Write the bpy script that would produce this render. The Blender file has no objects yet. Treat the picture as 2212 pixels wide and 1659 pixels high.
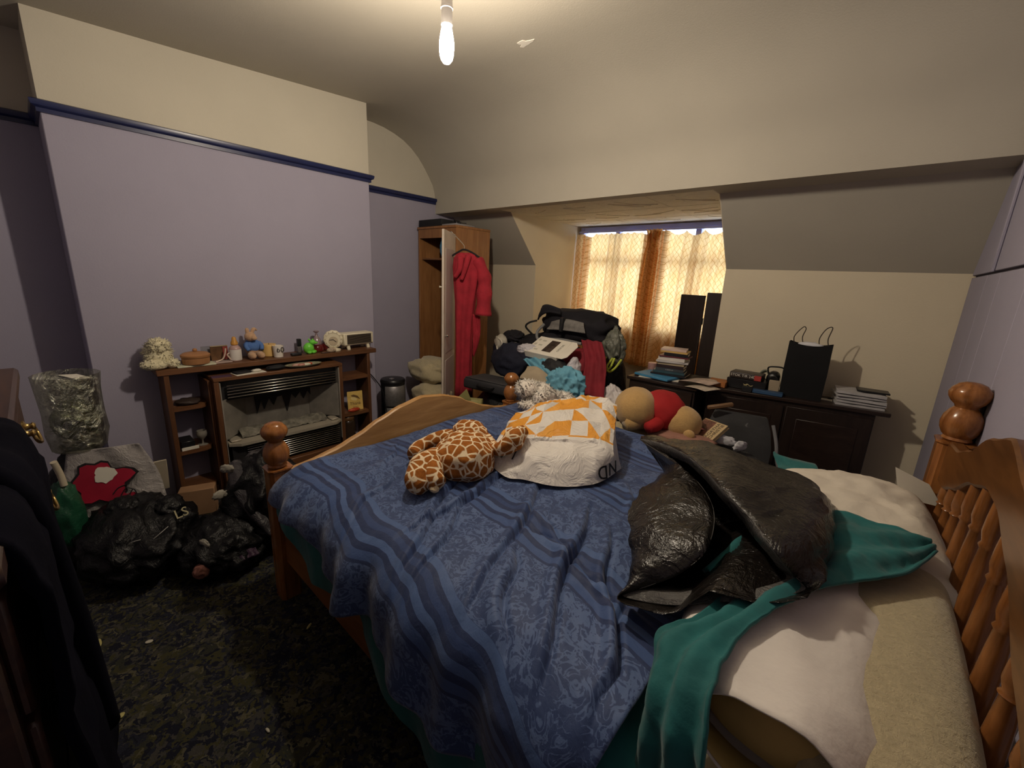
import bpy, bmesh, math, random
from mathutils import Vector, Matrix, noise

# ------------------------------------------------------------------ camera, world, exposure
SC = bpy.context.scene
COL = SC.collection
cam_d = bpy.data.cameras.new('camera')
cam = bpy.data.objects.new('camera', cam_d)
COL.objects.link(cam)
SC.camera = cam
W_PX, F_PX, CU, CV = 2212.0, 897.05, 1108.8, 819.6
cam_d.sensor_fit = 'HORIZONTAL'
cam_d.sensor_width = 36.0
cam_d.lens = 36.0 * F_PX / W_PX
cam_d.shift_x = (1106.0 - CU) / W_PX
cam_d.shift_y = (CV - 829.5) / W_PX
cam_d.clip_start = 0.02
YAW, PITCH, ROLL, CAM_H = 0.7168, 0.2409, 0.0452, 1.4189
_fw = Vector((-math.sin(YAW)*math.cos(PITCH), math.cos(YAW)*math.cos(PITCH), -math.sin(PITCH)))
_rt = Vector((math.cos(YAW), math.sin(YAW), 0))
_up = _rt.cross(_fw)
_r = math.cos(ROLL)*_rt + math.sin(ROLL)*_up
_u = -math.sin(ROLL)*_rt + math.cos(ROLL)*_up
cam.matrix_world = Matrix(((_r.x, _u.x, -_fw.x, 0), (_r.y, _u.y, -_fw.y, 0), (_r.z, _u.z, -_fw.z, CAM_H), (0, 0, 0, 1)))

world = bpy.data.worlds.new('world')
SC.world = world
world.use_nodes = True
_bg = world.node_tree.nodes['Background']
_bg.inputs['Color'].default_value = (0.80, 0.88, 1.0, 1)      # plain overcast daylight outside the window
_bg.inputs['Strength'].default_value = 5.0
SC.view_settings.view_transform = 'Standard'
SC.view_settings.look = 'None'
SC.view_settings.gamma = 1.0
SC.view_settings.use_curve_mapping = False
SC.view_settings.exposure = 0.0
BULB_STRENGTH = 1080.0
BULB_COLOR = (1.0, 0.86, 0.68)

# ------------------------------------------------------------------ materials
MATS = {}
def _new(name):
    m = bpy.data.materials.new(name); m.use_nodes = True
    nt = m.node_tree
    b = nt.nodes['Principled BSDF']
    return m, nt, b
def rgb(r, g, b):
    f = lambda c: ((c/255.0)/12.92 if c/255.0 <= .04045 else ((c/255.0+.055)/1.055)**2.4)
    return (f(r), f(g), f(b))
def coords(nt, scale=(1, 1, 1), kind='Object', rot=(0, 0, 0)):
    tc = nt.nodes.new('ShaderNodeTexCoord'); mp = nt.nodes.new('ShaderNodeMapping')
    mp.inputs['Scale'].default_value = scale; mp.inputs['Rotation'].default_value = rot
    nt.links.new(tc.outputs[kind], mp.inputs['Vector'])
    return mp.outputs['Vector']
def nz(nt, vec, scale, detail=4, rough=.55, dist=0.0):
    n = nt.nodes.new('ShaderNodeTexNoise'); n.inputs['Scale'].default_value = scale
    n.inputs['Detail'].default_value = detail; n.inputs['Roughness'].default_value = rough
    n.inputs['Distortion'].default_value = dist
    nt.links.new(vec, n.inputs['Vector']); return n
def ramp(nt, fac, stops, interp='LINEAR'):
    r = nt.nodes.new('ShaderNodeValToRGB'); r.color_ramp.interpolation = interp
    e = r.color_ramp.elements
    while len(e) < len(stops): e.new(0.5)
    for el, (p, c) in zip(e, stops):
        el.position = p; el.color = (c[0], c[1], c[2], 1)
    nt.links.new(fac, r.inputs['Fac']); return r.outputs['Color']
def mth(nt, op, a, b=None, c=None):
    n = nt.nodes.new('ShaderNodeMath'); n.operation = op
    for i, x in enumerate((a, b, c)):
        if x is None: continue
        if isinstance(x, (int, float)): n.inputs[i].default_value = x
        else: nt.links.new(x, n.inputs[i])
    return n.outputs[0]
def mixc(nt, fac, a, b):
    n = nt.nodes.new('ShaderNodeMix'); n.data_type = 'RGBA'
    if isinstance(fac, (int, float)): n.inputs[0].default_value = fac
    else: nt.links.new(fac, n.inputs[0])
    for i, x in ((6, a), (7, b)):
        if isinstance(x, tuple): n.inputs[i].default_value = (x[0], x[1], x[2], 1)
        else: nt.links.new(x, n.inputs[i])
    return n.outputs[2]
def bump(nt, b, height, strength=.3, dist=.01):
    n = nt.nodes.new('ShaderNodeBump'); n.inputs['Strength'].default_value = strength
    n.inputs['Distance'].default_value = dist
    nt.links.new(height, n.inputs['Height']); nt.links.new(n.outputs['Normal'], b.inputs['Normal'])
def M(name, col, rough=.7, metal=0.0, var=.12, scale=6.0, bmp=0.0, bscale=80.0, spec=.4, sheen=0.0, alpha=1.0, trans=0.0, bdist=.004):
    """plain painted / cloth / plastic surface: colour with soft mottling and fine relief"""
    if name in MATS: return MATS[name]
    m, nt, b = _new(name)
    v = coords(nt)
    n = nz(nt, v, scale)
    lo = tuple(max(0, c*(1-var)) for c in col); hi = tuple(min(1, c*(1+var)) for c in col)
    nt.links.new(ramp(nt, n.outputs['Fac'], [(.3, lo), (.7, hi)]), b.inputs['Base Color'])
    b.inputs['Roughness'].default_value = rough; b.inputs['Metallic'].default_value = metal
    b.inputs['Specular IOR Level'].default_value = spec
    if sheen: b.inputs['Sheen Weight'].default_value = sheen
    if trans:
        b.inputs['Transmission Weight'].default_value = trans
    if alpha < 1: b.inputs['Alpha'].default_value = alpha
    if bmp: bump(nt, b, nz(nt, v, bscale, 6).outputs['Fac'], bmp, bdist)
    MATS[name] = m; return m
def wood(name, dark, light, rough=.35, axis=2, scale=1.0, spec=.5):
    if name in MATS: return MATS[name]
    m, nt, b = _new(name)
    s = [9.0*scale]*3; s[axis] = .9*scale
    v = coords(nt, tuple(s))
    n = nz(nt, v, 3.0, 6, .6, .8)
    n2 = nz(nt, v, 14.0, 4)
    f = mth(nt, 'ADD', mth(nt, 'MULTIPLY', n.outputs['Fac'], .75), mth(nt, 'MULTIPLY', n2.outputs['Fac'], .25))
    nt.links.new(ramp(nt, f, [(.33, dark), (.52, tuple((a+c)/2 for a, c in zip(dark, light))), (.68, light)]), b.inputs['Base Color'])
    b.inputs['Roughness'].default_value = rough; b.inputs['Specular IOR Level'].default_value = spec
    bump(nt, b, n2.outputs['Fac'], .08, .002)
    MATS[name] = m; return m
def fur(name, col, var=.25, spots=None):
    if name in MATS: return MATS[name]
    m, nt, b = _new(name); v = coords(nt)
    n = nz(nt, v, 40, 6, .7, 1.0)
    c = ramp(nt, n.outputs['Fac'], [(.3, tuple(x*(1-var) for x in col)), (.7, tuple(min(1, x*(1+var)) for x in col))])
    if spots:
        s = nz(nt, v, 22, 2, .5, .4)
        k = ramp(nt, s.outputs['Fac'], [(.58, (0, 0, 0)), (.64, (1, 1, 1))])
        c = mixc(nt, mth(nt, 'MULTIPLY', k, .8), c, spots)
    nt.links.new(c, b.inputs['Base Color'])
    b.inputs['Roughness'].default_value = .95; b.inputs['Specular IOR Level'].default_value = .1
    b.inputs['Sheen Weight'].default_value = .3
    bump(nt, b, nz(nt, v, 120, 4, .7, .5).outputs['Fac'], .6, .006)
    MATS[name] = m; return m
def plastic_film(name, col, rough=.28, creases=14.0, strength=.7, trans=0.0, alpha=1.0):
    """thin crumpled film: sharp creases from ridged noise"""
    if name in MATS: return MATS[name]
    m, nt, b = _new(name); v = coords(nt)
    n = nz(nt, v, creases, 5, .6, 1.5)
    r = mth(nt, 'ABSOLUTE', mth(nt, 'SUBTRACT', n.outputs['Fac'], .5))
    n2 = nz(nt, v, creases*3.2, 4, .6, 1.0)
    r2 = mth(nt, 'ABSOLUTE', mth(nt, 'SUBTRACT', n2.outputs['Fac'], .5))
    h = mth(nt, 'ADD', r, mth(nt, 'MULTIPLY', r2, .35))
    b.inputs['Base Color'].default_value = (*col, 1)
    b.inputs['Roughness'].default_value = rough; b.inputs['Specular IOR Level'].default_value = .5
    b.inputs['Transmission Weight'].default_value = trans; b.inputs['Alpha'].default_value = alpha
    bump(nt, b, h, strength, .02)
    MATS[name] = m; return m

# ------------------------------------------------------------------ mesh helpers (world coordinates throughout)
def B(): return bmesh.new()
def box(bm, lo, hi, bev=0.0, M4=None, seg=1):
    lo = Vector(lo); hi = Vector(hi); t = B()
    bmesh.ops.create_cube(t, size=1.0)
    for v in t.verts:
        v.co = Vector(((v.co.x+.5)*(hi.x-lo.x)+lo.x, (v.co.y+.5)*(hi.y-lo.y)+lo.y, (v.co.z+.5)*(hi.z-lo.z)+lo.z))
    if bev > 0: bmesh.ops.bevel(t, geom=t.edges[:], offset=bev, segments=seg, profile=.5, affect='EDGES')
    return merge(bm, t, M4)
def merge(bm, t, M4=None):
    if M4 is not None: bmesh.ops.transform(t, matrix=M4, verts=t.verts)
    vm = {}
    for v in t.verts: vm[v] = bm.verts.new(v.co)
    for f in t.faces:
        try: bm.faces.new([vm[v] for v in f.verts])
        except ValueError: pass
    t.free(); return bm
def loft(bm, rings, cap0=True, cap1=True, closed=True):
    vs = [[bm.verts.new(Vector(p)) for p in r] for r in rings]
    n = len(rings[0])
    for a, b in zip(vs, vs[1:]):
        for i in range(n if closed else n-1):
            j = (i+1) % n
            try: bm.faces.new((a[i], a[j], b[j], b[i]))
            except ValueError: pass
    if cap0 and closed: bm.faces.new(vs[0][::-1])
    if cap1 and closed: bm.faces.new(vs[-1])
    return bm
def lathe(bm, prof, c, n=20, axis=None):
    """prof: (radius, height); c: base point; axis: direction vector"""
    c = Vector(c); q = Matrix.Identity(3)
    if axis is not None: q = Vector((0, 0, 1)).rotation_difference(Vector(axis)).to_matrix()
    rings = [[c + q @ Vector((max(r, 1e-4)*math.cos(2*math.pi*i/n), max(r, 1e-4)*math.sin(2*math.pi*i/n), h)) for i in range(n)] for r, h in prof]
    return loft(bm, rings)
def smooth_path(pts, k=6):
    P = [Vector(p) for p in pts]
    if len(P) < 3: return P
    out = []
    for i in range(len(P)-1):
        p0, p1, p2, p3 = P[max(i-1, 0)], P[i], P[i+1], P[min(i+2, len(P)-1)]
        for s in range(k):
            t = s/k
            out.append(.5*((2*p1)+(p2-p0)*t+(2*p0-5*p1+4*p2-p3)*t*t+(3*p1-p0-3*p2+p3)*t**3))
    out.append(P[-1]); return out
def tube(bm, pts, r, n=8, k=6, smooth=True):
    P = smooth_path(pts, k) if smooth else [Vector(p) for p in pts]
    m = len(P); rings = []; side = None
    for i, p in enumerate(P):
        d = (P[min(i+1, m-1)]-P[max(i-1, 0)]).normalized()
        if side is None:
            side = d.orthogonal().normalized()
        side = (side - d*side.dot(d)).normalized(); up = d.cross(side)
        rr = r(i/(m-1)) if callable(r) else r
        rings.append([p + side*rr*math.cos(2*math.pi*j/n) + up*rr*math.sin(2*math.pi*j/n) for j in range(n)])
    return loft(bm, rings)
def prism(bm, poly, axis, a, b):
    """poly: 2D points; axis 'X' (poly = y,z), 'Y' (poly = x,z) or 'Z' (poly = x,y); extruded a..b"""
    def P(q, t): return {'X': (t, q[0], q[1]), 'Y': (q[0], t, q[1]), 'Z': (q[0], q[1], t)}[axis]
    va = [bm.verts.new(P(q, a)) for q in poly]; vb = [bm.verts.new(P(q, b)) for q in poly]
    n = len(poly)
    bm.faces.new(va[::-1]); bm.faces.new(vb)
    for i in range(n): bm.faces.new((va[i], va[(i+1) % n], vb[(i+1) % n], vb[i]))
    return bm
def grid(bm, f, nu, nv, uvf=None):
    uv = bm.loops.layers.uv.verify() if uvf else None
    V = [[bm.verts.new(f(i/nu, j/nv)) for j in range(nv+1)] for i in range(nu+1)]
    for i in range(nu):
        for j in range(nv):
            fc = bm.faces.new((V[i][j], V[i+1][j], V[i+1][j+1], V[i][j+1]))
            if uvf:
                for lp, (a, b) in zip(fc.loops, ((i, j), (i+1, j), (i+1, j+1), (i, j+1))):
                    lp[uv].uv = uvf(a/nu, b/nv)
    return bm
def fr(p, octv=4):
    """fractal noise about 0"""
    s = 0; a = 1.0; q = Vector(p)
    for _ in range(octv):
        s += a*noise.noise(q); q = q*2.1+Vector((3.1, 1.7, 5.3)); a *= .5
    return s
def rdg(p, octv=3):
    """ridged noise, creases up"""
    s = 0; a = 1.0; q = Vector(p)
    for _ in range(octv):
        s += a*(.5-abs(noise.noise(q))*1.6); q = q*2.2+Vector((1.3, 7.7, 2.9)); a *= .5
    return s
def lump(bm, c, r, seed=0, amp=.15, freq=2.0, sub=4, ridged=False, flat=.75, squ=1.0, rot=None, pleat=None):
    """irregular rounded body: displaced, flattened underneath"""
    t = B(); bmesh.ops.create_icosphere(t, subdivisions=sub, radius=1.0)
    c = Vector(c); off = Vector((seed*3.17, seed*1.93, seed*5.71))
    for v in t.verts:
        n = v.co.normalized()
        if squ != 1.0: n2 = Vector([math.copysign(abs(x)**squ, x) for x in n])
        else: n2 = n
        d = (rdg if ridged else fr)(n*freq+off)
        p = Vector((n2.x*r[0], n2.y*r[1], n2.z*r[2]))*(1+amp*d)
        if pleat:                                   # film gathered into creases that run up to a neck
            np_, pa, neck = pleat
            a = math.atan2(n.y, n.x); up = max(0, n.z)
            k = 1+pa*(.4+.6*up)*(1-2*abs(math.sin(np_*.5*a+1.6*noise.noise(n*2.2+off))))
            k *= 1-neck*up**3
            p.x *= k; p.y *= k
            if neck: p.z *= 1+.35*neck*up**4
        p.z = max(p.z, -r[2]*flat)
        if rot is not None: p = rot @ p
        v.co = c+p
    return merge(bm, t)
def Rz(a, c=(0, 0, 0)):
    c = Vector(c); return Matrix.Translation(c) @ Matrix.Rotation(a, 4, 'Z')
def place(loc, rz=0, rx=0, ry=0):
    return Matrix.Translation(Vector(loc)) @ Matrix.Rotation(rz, 4, 'Z') @ Matrix.Rotation(ry, 4, 'Y') @ Matrix.Rotation(rx, 4, 'X')

# ------------------------------------------------------------------ objects
def link(o, parent=None):
    COL.objects.link(o)
    if parent is not None: o.parent = parent
    return o
def world_loc(o):
    p = Vector(o.location)
    while o.parent is not None:
        o = o.parent; p = p + Vector(o.location)
    return p
def obj(name, bm, mat, parent=None, smooth=40, solid=0.0, subd=0):
    """one mesh object; its origin goes to the middle of its base"""
    bmesh.ops.remove_doubles(bm, verts=bm.verts, dist=1e-5)
    bmesh.ops.recalc_face_normals(bm, faces=bm.faces)
    lo = Vector((1e9,)*3); hi = -lo
    for v in bm.verts:
        for i in range(3):
            lo[i] = min(lo[i], v.co[i]); hi[i] = max(hi[i], v.co[i])
    org = Vector(((lo.x+hi.x)/2, (lo.y+hi.y)/2, lo.z))
    for v in bm.verts: v.co -= org
    me = bpy.data.meshes.new(name); bm.to_mesh(me); bm.free()
    if smooth:
        me.polygons.foreach_set('use_smooth', [True]*len(me.polygons))
        if smooth < 180: me.set_sharp_from_angle(angle=math.radians(smooth))
    me.materials.append(mat)
    o = bpy.data.objects.new(name, me)
    o.location = org - (world_loc(parent) if parent is not None else Vector((0, 0, 0)))
    link(o, parent)
    if subd:
        s = o.modifiers.new('subdivision', 'SUBSURF'); s.levels = subd; s.render_levels = subd
    if solid:
        s = o.modifiers.new('thickness', 'SOLIDIFY'); s.thickness = solid; s.offset = 0
    return o
def tag(o, label, cat, group=None):
    o['label'] = label; o['category'] = cat
    if group: o['group'] = group
    return o
def thing(name, label, cat, loc, group=None):
    o = bpy.data.objects.new(name, None); o.empty_display_size = .05
    o.location = Vector(loc); COL.objects.link(o)
    return tag(o, label, cat, group)
def struct(name, bm, mat, parent=None, smooth=40):
    o = obj(name, bm, mat, parent, smooth)
    if parent is None: o['kind'] = 'structure'
    return o
def clone(o, loc, parent=None):
    c = o.copy(); COL.objects.link(c); c.parent = parent if parent is not None else o.parent
    c.location = Vector(loc) - (world_loc(c.parent) if c.parent is not None else Vector((0, 0, 0)))
    return c
def text_bm(body, size, M4, ext=.0008, align='CENTER'):
    cu = bpy.data.curves.new('lettering', 'FONT'); cu.body = body; cu.size = size; cu.extrude = ext
    cu.align_x = align; cu.align_y = 'CENTER'
    cu.resolution_u = 3
    o = bpy.data.objects.new('lettering_tmp', cu); COL.objects.link(o)
    bpy.context.view_layer.update()
    me = bpy.data.meshes.new_from_object(o.evaluated_get(bpy.context.evaluated_depsgraph_get()))
    bpy.data.objects.remove(o); bpy.data.curves.remove(cu)
    bm = B(); bm.from_mesh(me); bpy.data.meshes.remove(me)
    bmesh.ops.transform(bm, matrix=M4, verts=bm.verts)
    return bm
def strip(A, Bp, nu=40, nv=16, amp=.012, folds=5, seed=0, nfreq=6.0, namp=.01, skew=1.5):
    """cloth spanned between two edge paths, gathered in soft folds that run along them"""
    a = smooth_path(A, 8); b = smooth_path(Bp, 8)
    def at(P, t):
        x = t*(len(P)-1); i = min(int(x), len(P)-2); return P[i].lerp(P[i+1], x-i)
    def base(u, v): return at(a, u).lerp(at(b, u), v)
    off = Vector((seed*2.3, seed*4.1, seed*.7))
    def f(u, v):
        u0 = min(max(u, .01), .99); v0 = min(max(v, .01), .99)
        p = base(u, v)
        du = base(u0+.01, v0)-base(u0-.01, v0); dv = base(u0, v0+.01)-base(u0, v0-.01)
        n = du.cross(dv)
        n = n.normalized() if n.length > 1e-9 else Vector((0, 0, 1))
        if n.z < -.05: n = -n
        ph = 2*math.pi*folds*v + skew*math.sin(3*u+seed) + 1.5*noise.noise(p*4+off)
        h = amp*math.sin(ph) + namp*fr(p*nfreq+off)
        return p + n*h
    bm = B(); return grid(bm, f, nu, nv)
def tufts(bm, c, r, n, ln, seed, w=.005, rot=None):
    rr_ = random.Random(seed); c = Vector(c)
    for _ in range(n):
        z = rr_.uniform(-.6, 1); a = rr_.uniform(0, 2*math.pi); s = math.sqrt(max(0, 1-z*z))
        d = Vector((s*math.cos(a), s*math.sin(a), z)); p = c+Vector((d.x*r[0], d.y*r[1], d.z*r[2]))*.96
        dirv = (d+Vector((rr_.uniform(-.7, .7), rr_.uniform(-.7, .7), rr_.uniform(-.8, .3)))).normalized()
        sd = dirv.orthogonal().normalized(); up_ = dirv.cross(sd); L = ln*rr_.uniform(.6, 1.2)
        base = [bm.verts.new(p+sd*w*math.cos(k*2.094)+up_*w*math.sin(k*2.094)) for k in range(3)]
        tip = bm.verts.new(p+dirv*L)
        for k in range(3): bm.faces.new((base[k], base[(k+1) % 3], tip))
    return bm

# ------------------------------------------------------------------ room shell
XA, XB, XR = -3.1225, -3.4725, .31              # chimney breast face, alcove wall, right wall
Y0, Y1, YB, YK, YS, YW, YN = .138, 1.81, 2.714, 3.342, 2.945, 4.092, -.8
ZB, ZF, ZR = 1.986, 1.544, 2.10
XL, XD = -2.684, -.921                           # dormer cheeks

def wallpaint(name, col, tint):
    m, nt, b = _new(name); v = coords(nt)
    n = nz(nt, v, 2.2, 5); n2 = nz(nt, v, 30, 4)
    c = ramp(nt, n.outputs['Fac'], [(.3, tuple(x*.93 for x in col)), (.7, col)])
    c = mixc(nt, mth(nt, 'MULTIPLY', n2.outputs['Fac'], .12), c, tint)
    nt.links.new(c, b.inputs['Base Color']); b.inputs['Roughness'].default_value = .85
    b.inputs['Specular IOR Level'].default_value = .25
    bump(nt, b, nz(nt, v, 140, 4).outputs['Fac'], .25, .003)
    return m
m_lav = wallpaint('lavender_paint', (.355, .335, .425), (.30, .285, .37))
m_cream = wallpaint('cream_paint', (.56, .52, .43), (.48, .43, .34))
m_cream_lit = wallpaint('cream_paint_lit', (.70, .62, .47), (.60, .52, .38))  # same cream paint, lightened to put stronger light into the dormer-side walls
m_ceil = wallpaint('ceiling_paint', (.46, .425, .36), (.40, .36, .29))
m_navy = M('navy_gloss', (.012, .018, .075), .3, var=.2)
m_white_gloss = M('white_gloss', (.72, .70, .70), .35, var=.05)
def carpet_mat():
    m, nt, b = _new('carpet'); v = coords(nt)
    w = nz(nt, v, 14, 4)
    vm = nt.nodes.new('ShaderNodeVectorMath'); vm.operation = 'MULTIPLY_ADD'
    nt.links.new(w.outputs['Color'], vm.inputs[0]); vm.inputs[1].default_value = (.22, .22, .22)
    nt.links.new(v, vm.inputs[2])
    vo = nt.nodes.new('ShaderNodeTexVoronoi'); vo.inputs['Scale'].default_value = 50
    nt.links.new(vm.outputs[0], vo.inputs['Vector'])
    sp = nt.nodes.new('ShaderNodeSeparateColor'); nt.links.new(vo.outputs['Color'], sp.inputs['Color'])
    c = ramp(nt, sp.outputs['Red'], [(0, (.014, .015, .026)), (.25, (.024, .026, .042)), (.42, (.042, .043, .032)), (.60, (.066, .062, .028)), (.78, (.070, .066, .058)), (.92, (.12, .11, .07))], 'CONSTANT')
    n2 = nz(nt, v, 260, 3)
    c = mixc(nt, mth(nt, 'MULTIPLY', n2.outputs['Fac'], .5), c, (.01, .01, .012))
    nt.links.new(c, b.inputs['Base Color']); b.inputs['Roughness'].default_value = .95
    b.inputs['Specular IOR Level'].default_value = .1
    bump(nt, b, n2.outputs['Fac'], .7, .006)
    return m
struct('floor', box(B(), (-3.57, -.9, -.1), (.45, 4.25, 0)), carpet_mat())
struct('wall_left', box(B(), (-3.57, -.9, 0), (XB, 4.25, ZR-.02)), m_lav)
struct('wall_left_upper', box(B(), (-3.57, -.9, ZR-.02), (XB, YB+.05, 2.8)), m_cream)
struct('wall_chimney', box(B(), (XB, Y0, 0), (XA, Y1, ZR-.02), .004), m_lav)
struct('wall_chimney_upper', box(B(), (XB, Y0, ZR-.02), (XA, Y1, 2.8)), m_cream)
struct('wall_front', box(B(), (-3.57, -.9, 0), (.45, YN, 2.8)), m_lav)
# ceiling: rises slightly, then a smooth cove falls to the face of the beam over the dormer
cove = [(-.9, 2.455), (.14, 2.50), (.74, 2.535), (1.4, 2.58), (1.8, 2.606), (1.95, 2.616), (2.07, 2.614), (2.17, 2.604), (2.27, 2.582), (2.36, 2.552), (2.44, 2.508),
        (2.52, 2.445), (2.58, 2.378), (2.64, 2.300), (2.68, 2.24), (2.704, 2.17), (YB, 2.09), (YB, ZB), (YB+.10, ZB), (YB+.10, 2.8), (-.9, 2.8)]
struct('ceiling', prism(B(), cove, 'X', -3.57, .45), m_ceil, smooth=50)
# picture rail: moulded strip
def rail(name, pts):
    """pts: list of (x, y, outward normal) along the wall at rail height"""
    prof = [(0, -.030), (.012, -.030), (.012, -.012), (.026, -.004), (.030, .010), (.030, .018), (.018, .024), (0, .024)]
    bm = B()
    rings = [[(x+nx*d, y+ny*d, ZR+h) for d, h in prof] for x, y, nx, ny in pts]
    loft(bm, rings)
    return struct(name, bm, m_navy, smooth=30)
rail('trim_1', [(XB+.03, Y0, 0, -1), (XA, Y0, 1, -1), (XA, Y1, 1, 1), (XB+.03, Y1, 0, 1)])
rail('trim_2', [(XB, Y1, 1, 0), (XB, YB-.002, 1, 0)])
rail('trim_3', [(XB, YN, 1, 0), (XB, Y0, 1, 0)])
# knee walls with the roof slope above them, either side of the dormer
def knee(name, xa, xb):
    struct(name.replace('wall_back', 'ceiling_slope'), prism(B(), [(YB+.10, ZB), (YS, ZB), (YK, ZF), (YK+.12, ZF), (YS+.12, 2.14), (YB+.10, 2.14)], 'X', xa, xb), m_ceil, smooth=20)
    return struct(name, prism(B(), [(YK, ZF), (YK, 0), (YK+.12, 0), (YK+.12, ZF)], 'X', xa, xb), m_cream_lit, smooth=20)
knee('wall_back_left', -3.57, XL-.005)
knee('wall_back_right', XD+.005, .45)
chk = [(YS, ZB), (YK, ZF), (YK, 0), (YW+.15, 0), (YW+.15, 2.12), (YS, 2.12)]
struct('wall_dormer_left', prism(B(), chk, 'X', XL-.005, XL), m_cream_lit, smooth=20)
struct('wall_dormer_right', prism(B(), chk, 'X', XD, XD+.005), m_cream_lit, smooth=20)
# dormer soffit lined with embossed square tiles
soff = struct('ceiling_dormer', box(B(), (XL, YB+.10, ZB+.008), (XD, YW+.15, ZB+.12)), m_cream)
m_tile = M('embossed_tile', (.72, .66, .54), .8, var=.08, bmp=.5, bscale=22, bdist=.01)
tile = None
ts = (XD-XL)/4
for i in range(4):
    for j in range(3):
        ya = YB+.10+j*.46; yb = min(ya+.46, YW)
        x0 = XL+i*ts
        bm = B(); box(bm, (x0+.002, ya+.002, ZB), (x0+ts-.002, yb-.002, ZB+.0079), .003)
        rr = random.Random(i*7+j)
        for k in range(3):
            a = rr.uniform(0, math.pi); cx, cy = x0+ts*rr.uniform(.3, .7), ya+(yb-ya)*rr.uniform(.35, .65)
            ln = ts*.42*rr.uniform(.5, .9); dx, dy = math.cos(a), math.sin(a)
            ln = min(ln, .9*min((cx-x0)/max(abs(dx), .01), (x0+ts-cx)/max(abs(dx), .01), (cy-ya)/max(abs(dy), .01), (yb-cy)/max(abs(dy), .01)))
            tube(bm, [(cx-dx*ln, cy-dy*ln, ZB), (cx+dx*ln*.1, cy+dy*ln*.1+.02, ZB), (cx+dx*ln, cy+dy*ln, ZB)], .0035, 5, 4)
        obj('tile', bm, m_tile, soff, 30)
# window wall with the opening
XW0, XW1, ZW0, ZW1 = XL+.03, XD-.03, .93, 1.975
ww = B()
box(ww, (XL, YW, 0), (XD, YW+.12, ZW0)); box(ww, (XL, YW, ZW1), (XD, YW+.12, ZB+.01))
box(ww, (XL, YW, ZW0), (XW0, YW+.12, ZW1)); box(ww, (XW1, YW, ZW0), (XD, YW+.12, ZW1))
struct('wall_back', ww, m_cream_lit)
m_winpaint = M('window_paint', (.40, .43, .78), .4, var=.06)
win = thing('window_1', 'x', 'x', ((XW0+XW1)/2, YW+.06, ZW0))
for k in ('label', 'category'): del win[k]
win['kind'] = 'structure'
fb = B(); t = .045
ya, yb = YW-.030, YW+.030
box(fb, (XW0, ya, ZW0), (XW0+t, yb, ZW1), .004); box(fb, (XW1-t, ya, ZW0), (XW1, yb, ZW1), .004)
box(fb, (XW0+t, ya, ZW0), (XW1-t, yb, ZW0+t), .004); box(fb, (XW0+t, ya, ZW1-t), (XW1-t, yb, ZW1), .004)
obj('frame', fb, m_winpaint, win)
cw = (XW1-XW0-2*t)/4; zt = 1.63
m_glass, nt, b_ = _new('window_glass')
tr = nt.nodes.new('ShaderNodeBsdfTransparent'); tr.inputs['Color'].default_value = (.93, .96, .97, 1)
gl = nt.nodes.new('ShaderNodeBsdfGlossy'); gl.inputs['Roughness'].default_value = .02
mx = nt.nodes.new('ShaderNodeMixShader'); mx.inputs[0].default_value = .06
nt.links.new(tr.outputs[0], mx.inputs[1]); nt.links.new(gl.outputs[0], mx.inputs[2])
nt.links.new(mx.outputs[0], nt.nodes['Material Output'].inputs['Surface'])
for i in range(1, 4):
    x = XW0+t+cw*i
    bm = B(); box(bm, (x-.025, ya, ZW0+t), (x+.025, yb, ZW1-t), .004); obj('mullion', bm, m_winpaint, win)
for i in range(4):
    xa = XW0+t+cw*i+(.025 if i else 0); xb = XW0+t+cw*(i+1)-(.025 if i < 3 else 0)
    bm = B(); box(bm, (xa, ya+.005, zt-.022), (xb, yb-.005, zt+.022), .003); obj('transom', bm, m_winpaint, win)
    for z0, z1 in ((ZW0+t, zt-.022), (zt+.022, ZW1-t)):
        bm = B(); box(bm, (xa, ya+.025, z0), (xb, ya+.029, z1)); obj('pane', bm, m_glass, win, 0)
sill = B(); box(sill, (XL+.001, YW-.05, ZW0-.03), (XD-.001, YW-.0005, ZW0-.001), .006); struct('trim_4', sill, m_white_gloss)
# right wall: lavender boarding with open joints over a darker backing
m_back = M('dark_backing', (.08, .07, .09), .9)
struct('wall_right_backing', box(B(), (XR+.014, -.9, 0), (.45, YK, 2.8)), m_back)
wr = thing('wall_right', 'x', 'x', (XR, 1.2, 0))
for k in ('label', 'category'): del wr[k]
wr['kind'] = 'structure'
edges = [YK, 2.845, 2.53, 2.06, 1.56, .95, .3, YN]
for a, b in zip(edges, edges[1:]):
    bm = B(); box(bm, (XR, b+.003, 0), (XR+.0135, a-.003, 1.522), .002); obj('board', bm, m_lav, wr)
for a, b in zip([YK, 2.70, 1.75, .8], [2.706, 1.756, .806, YN]):
    bm = B(); box(bm, (XR, b, 1.534), (XR+.0135, a-.003, 2.75), .002); obj('board', bm, m_lav, wr)
bm = B(); box(bm, (XR-.012, 2.69, 1.53), (XR-.0005, 2.725, ZB-.002), .003); obj('batten', bm, m_lav, wr)
struct('trim_5', box(B(), (XR-.012, 2.035, .60), (XR-.0005, 2.062, 1.10), .003), M('dark_strip', (.05, .035, .03), .6))
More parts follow.
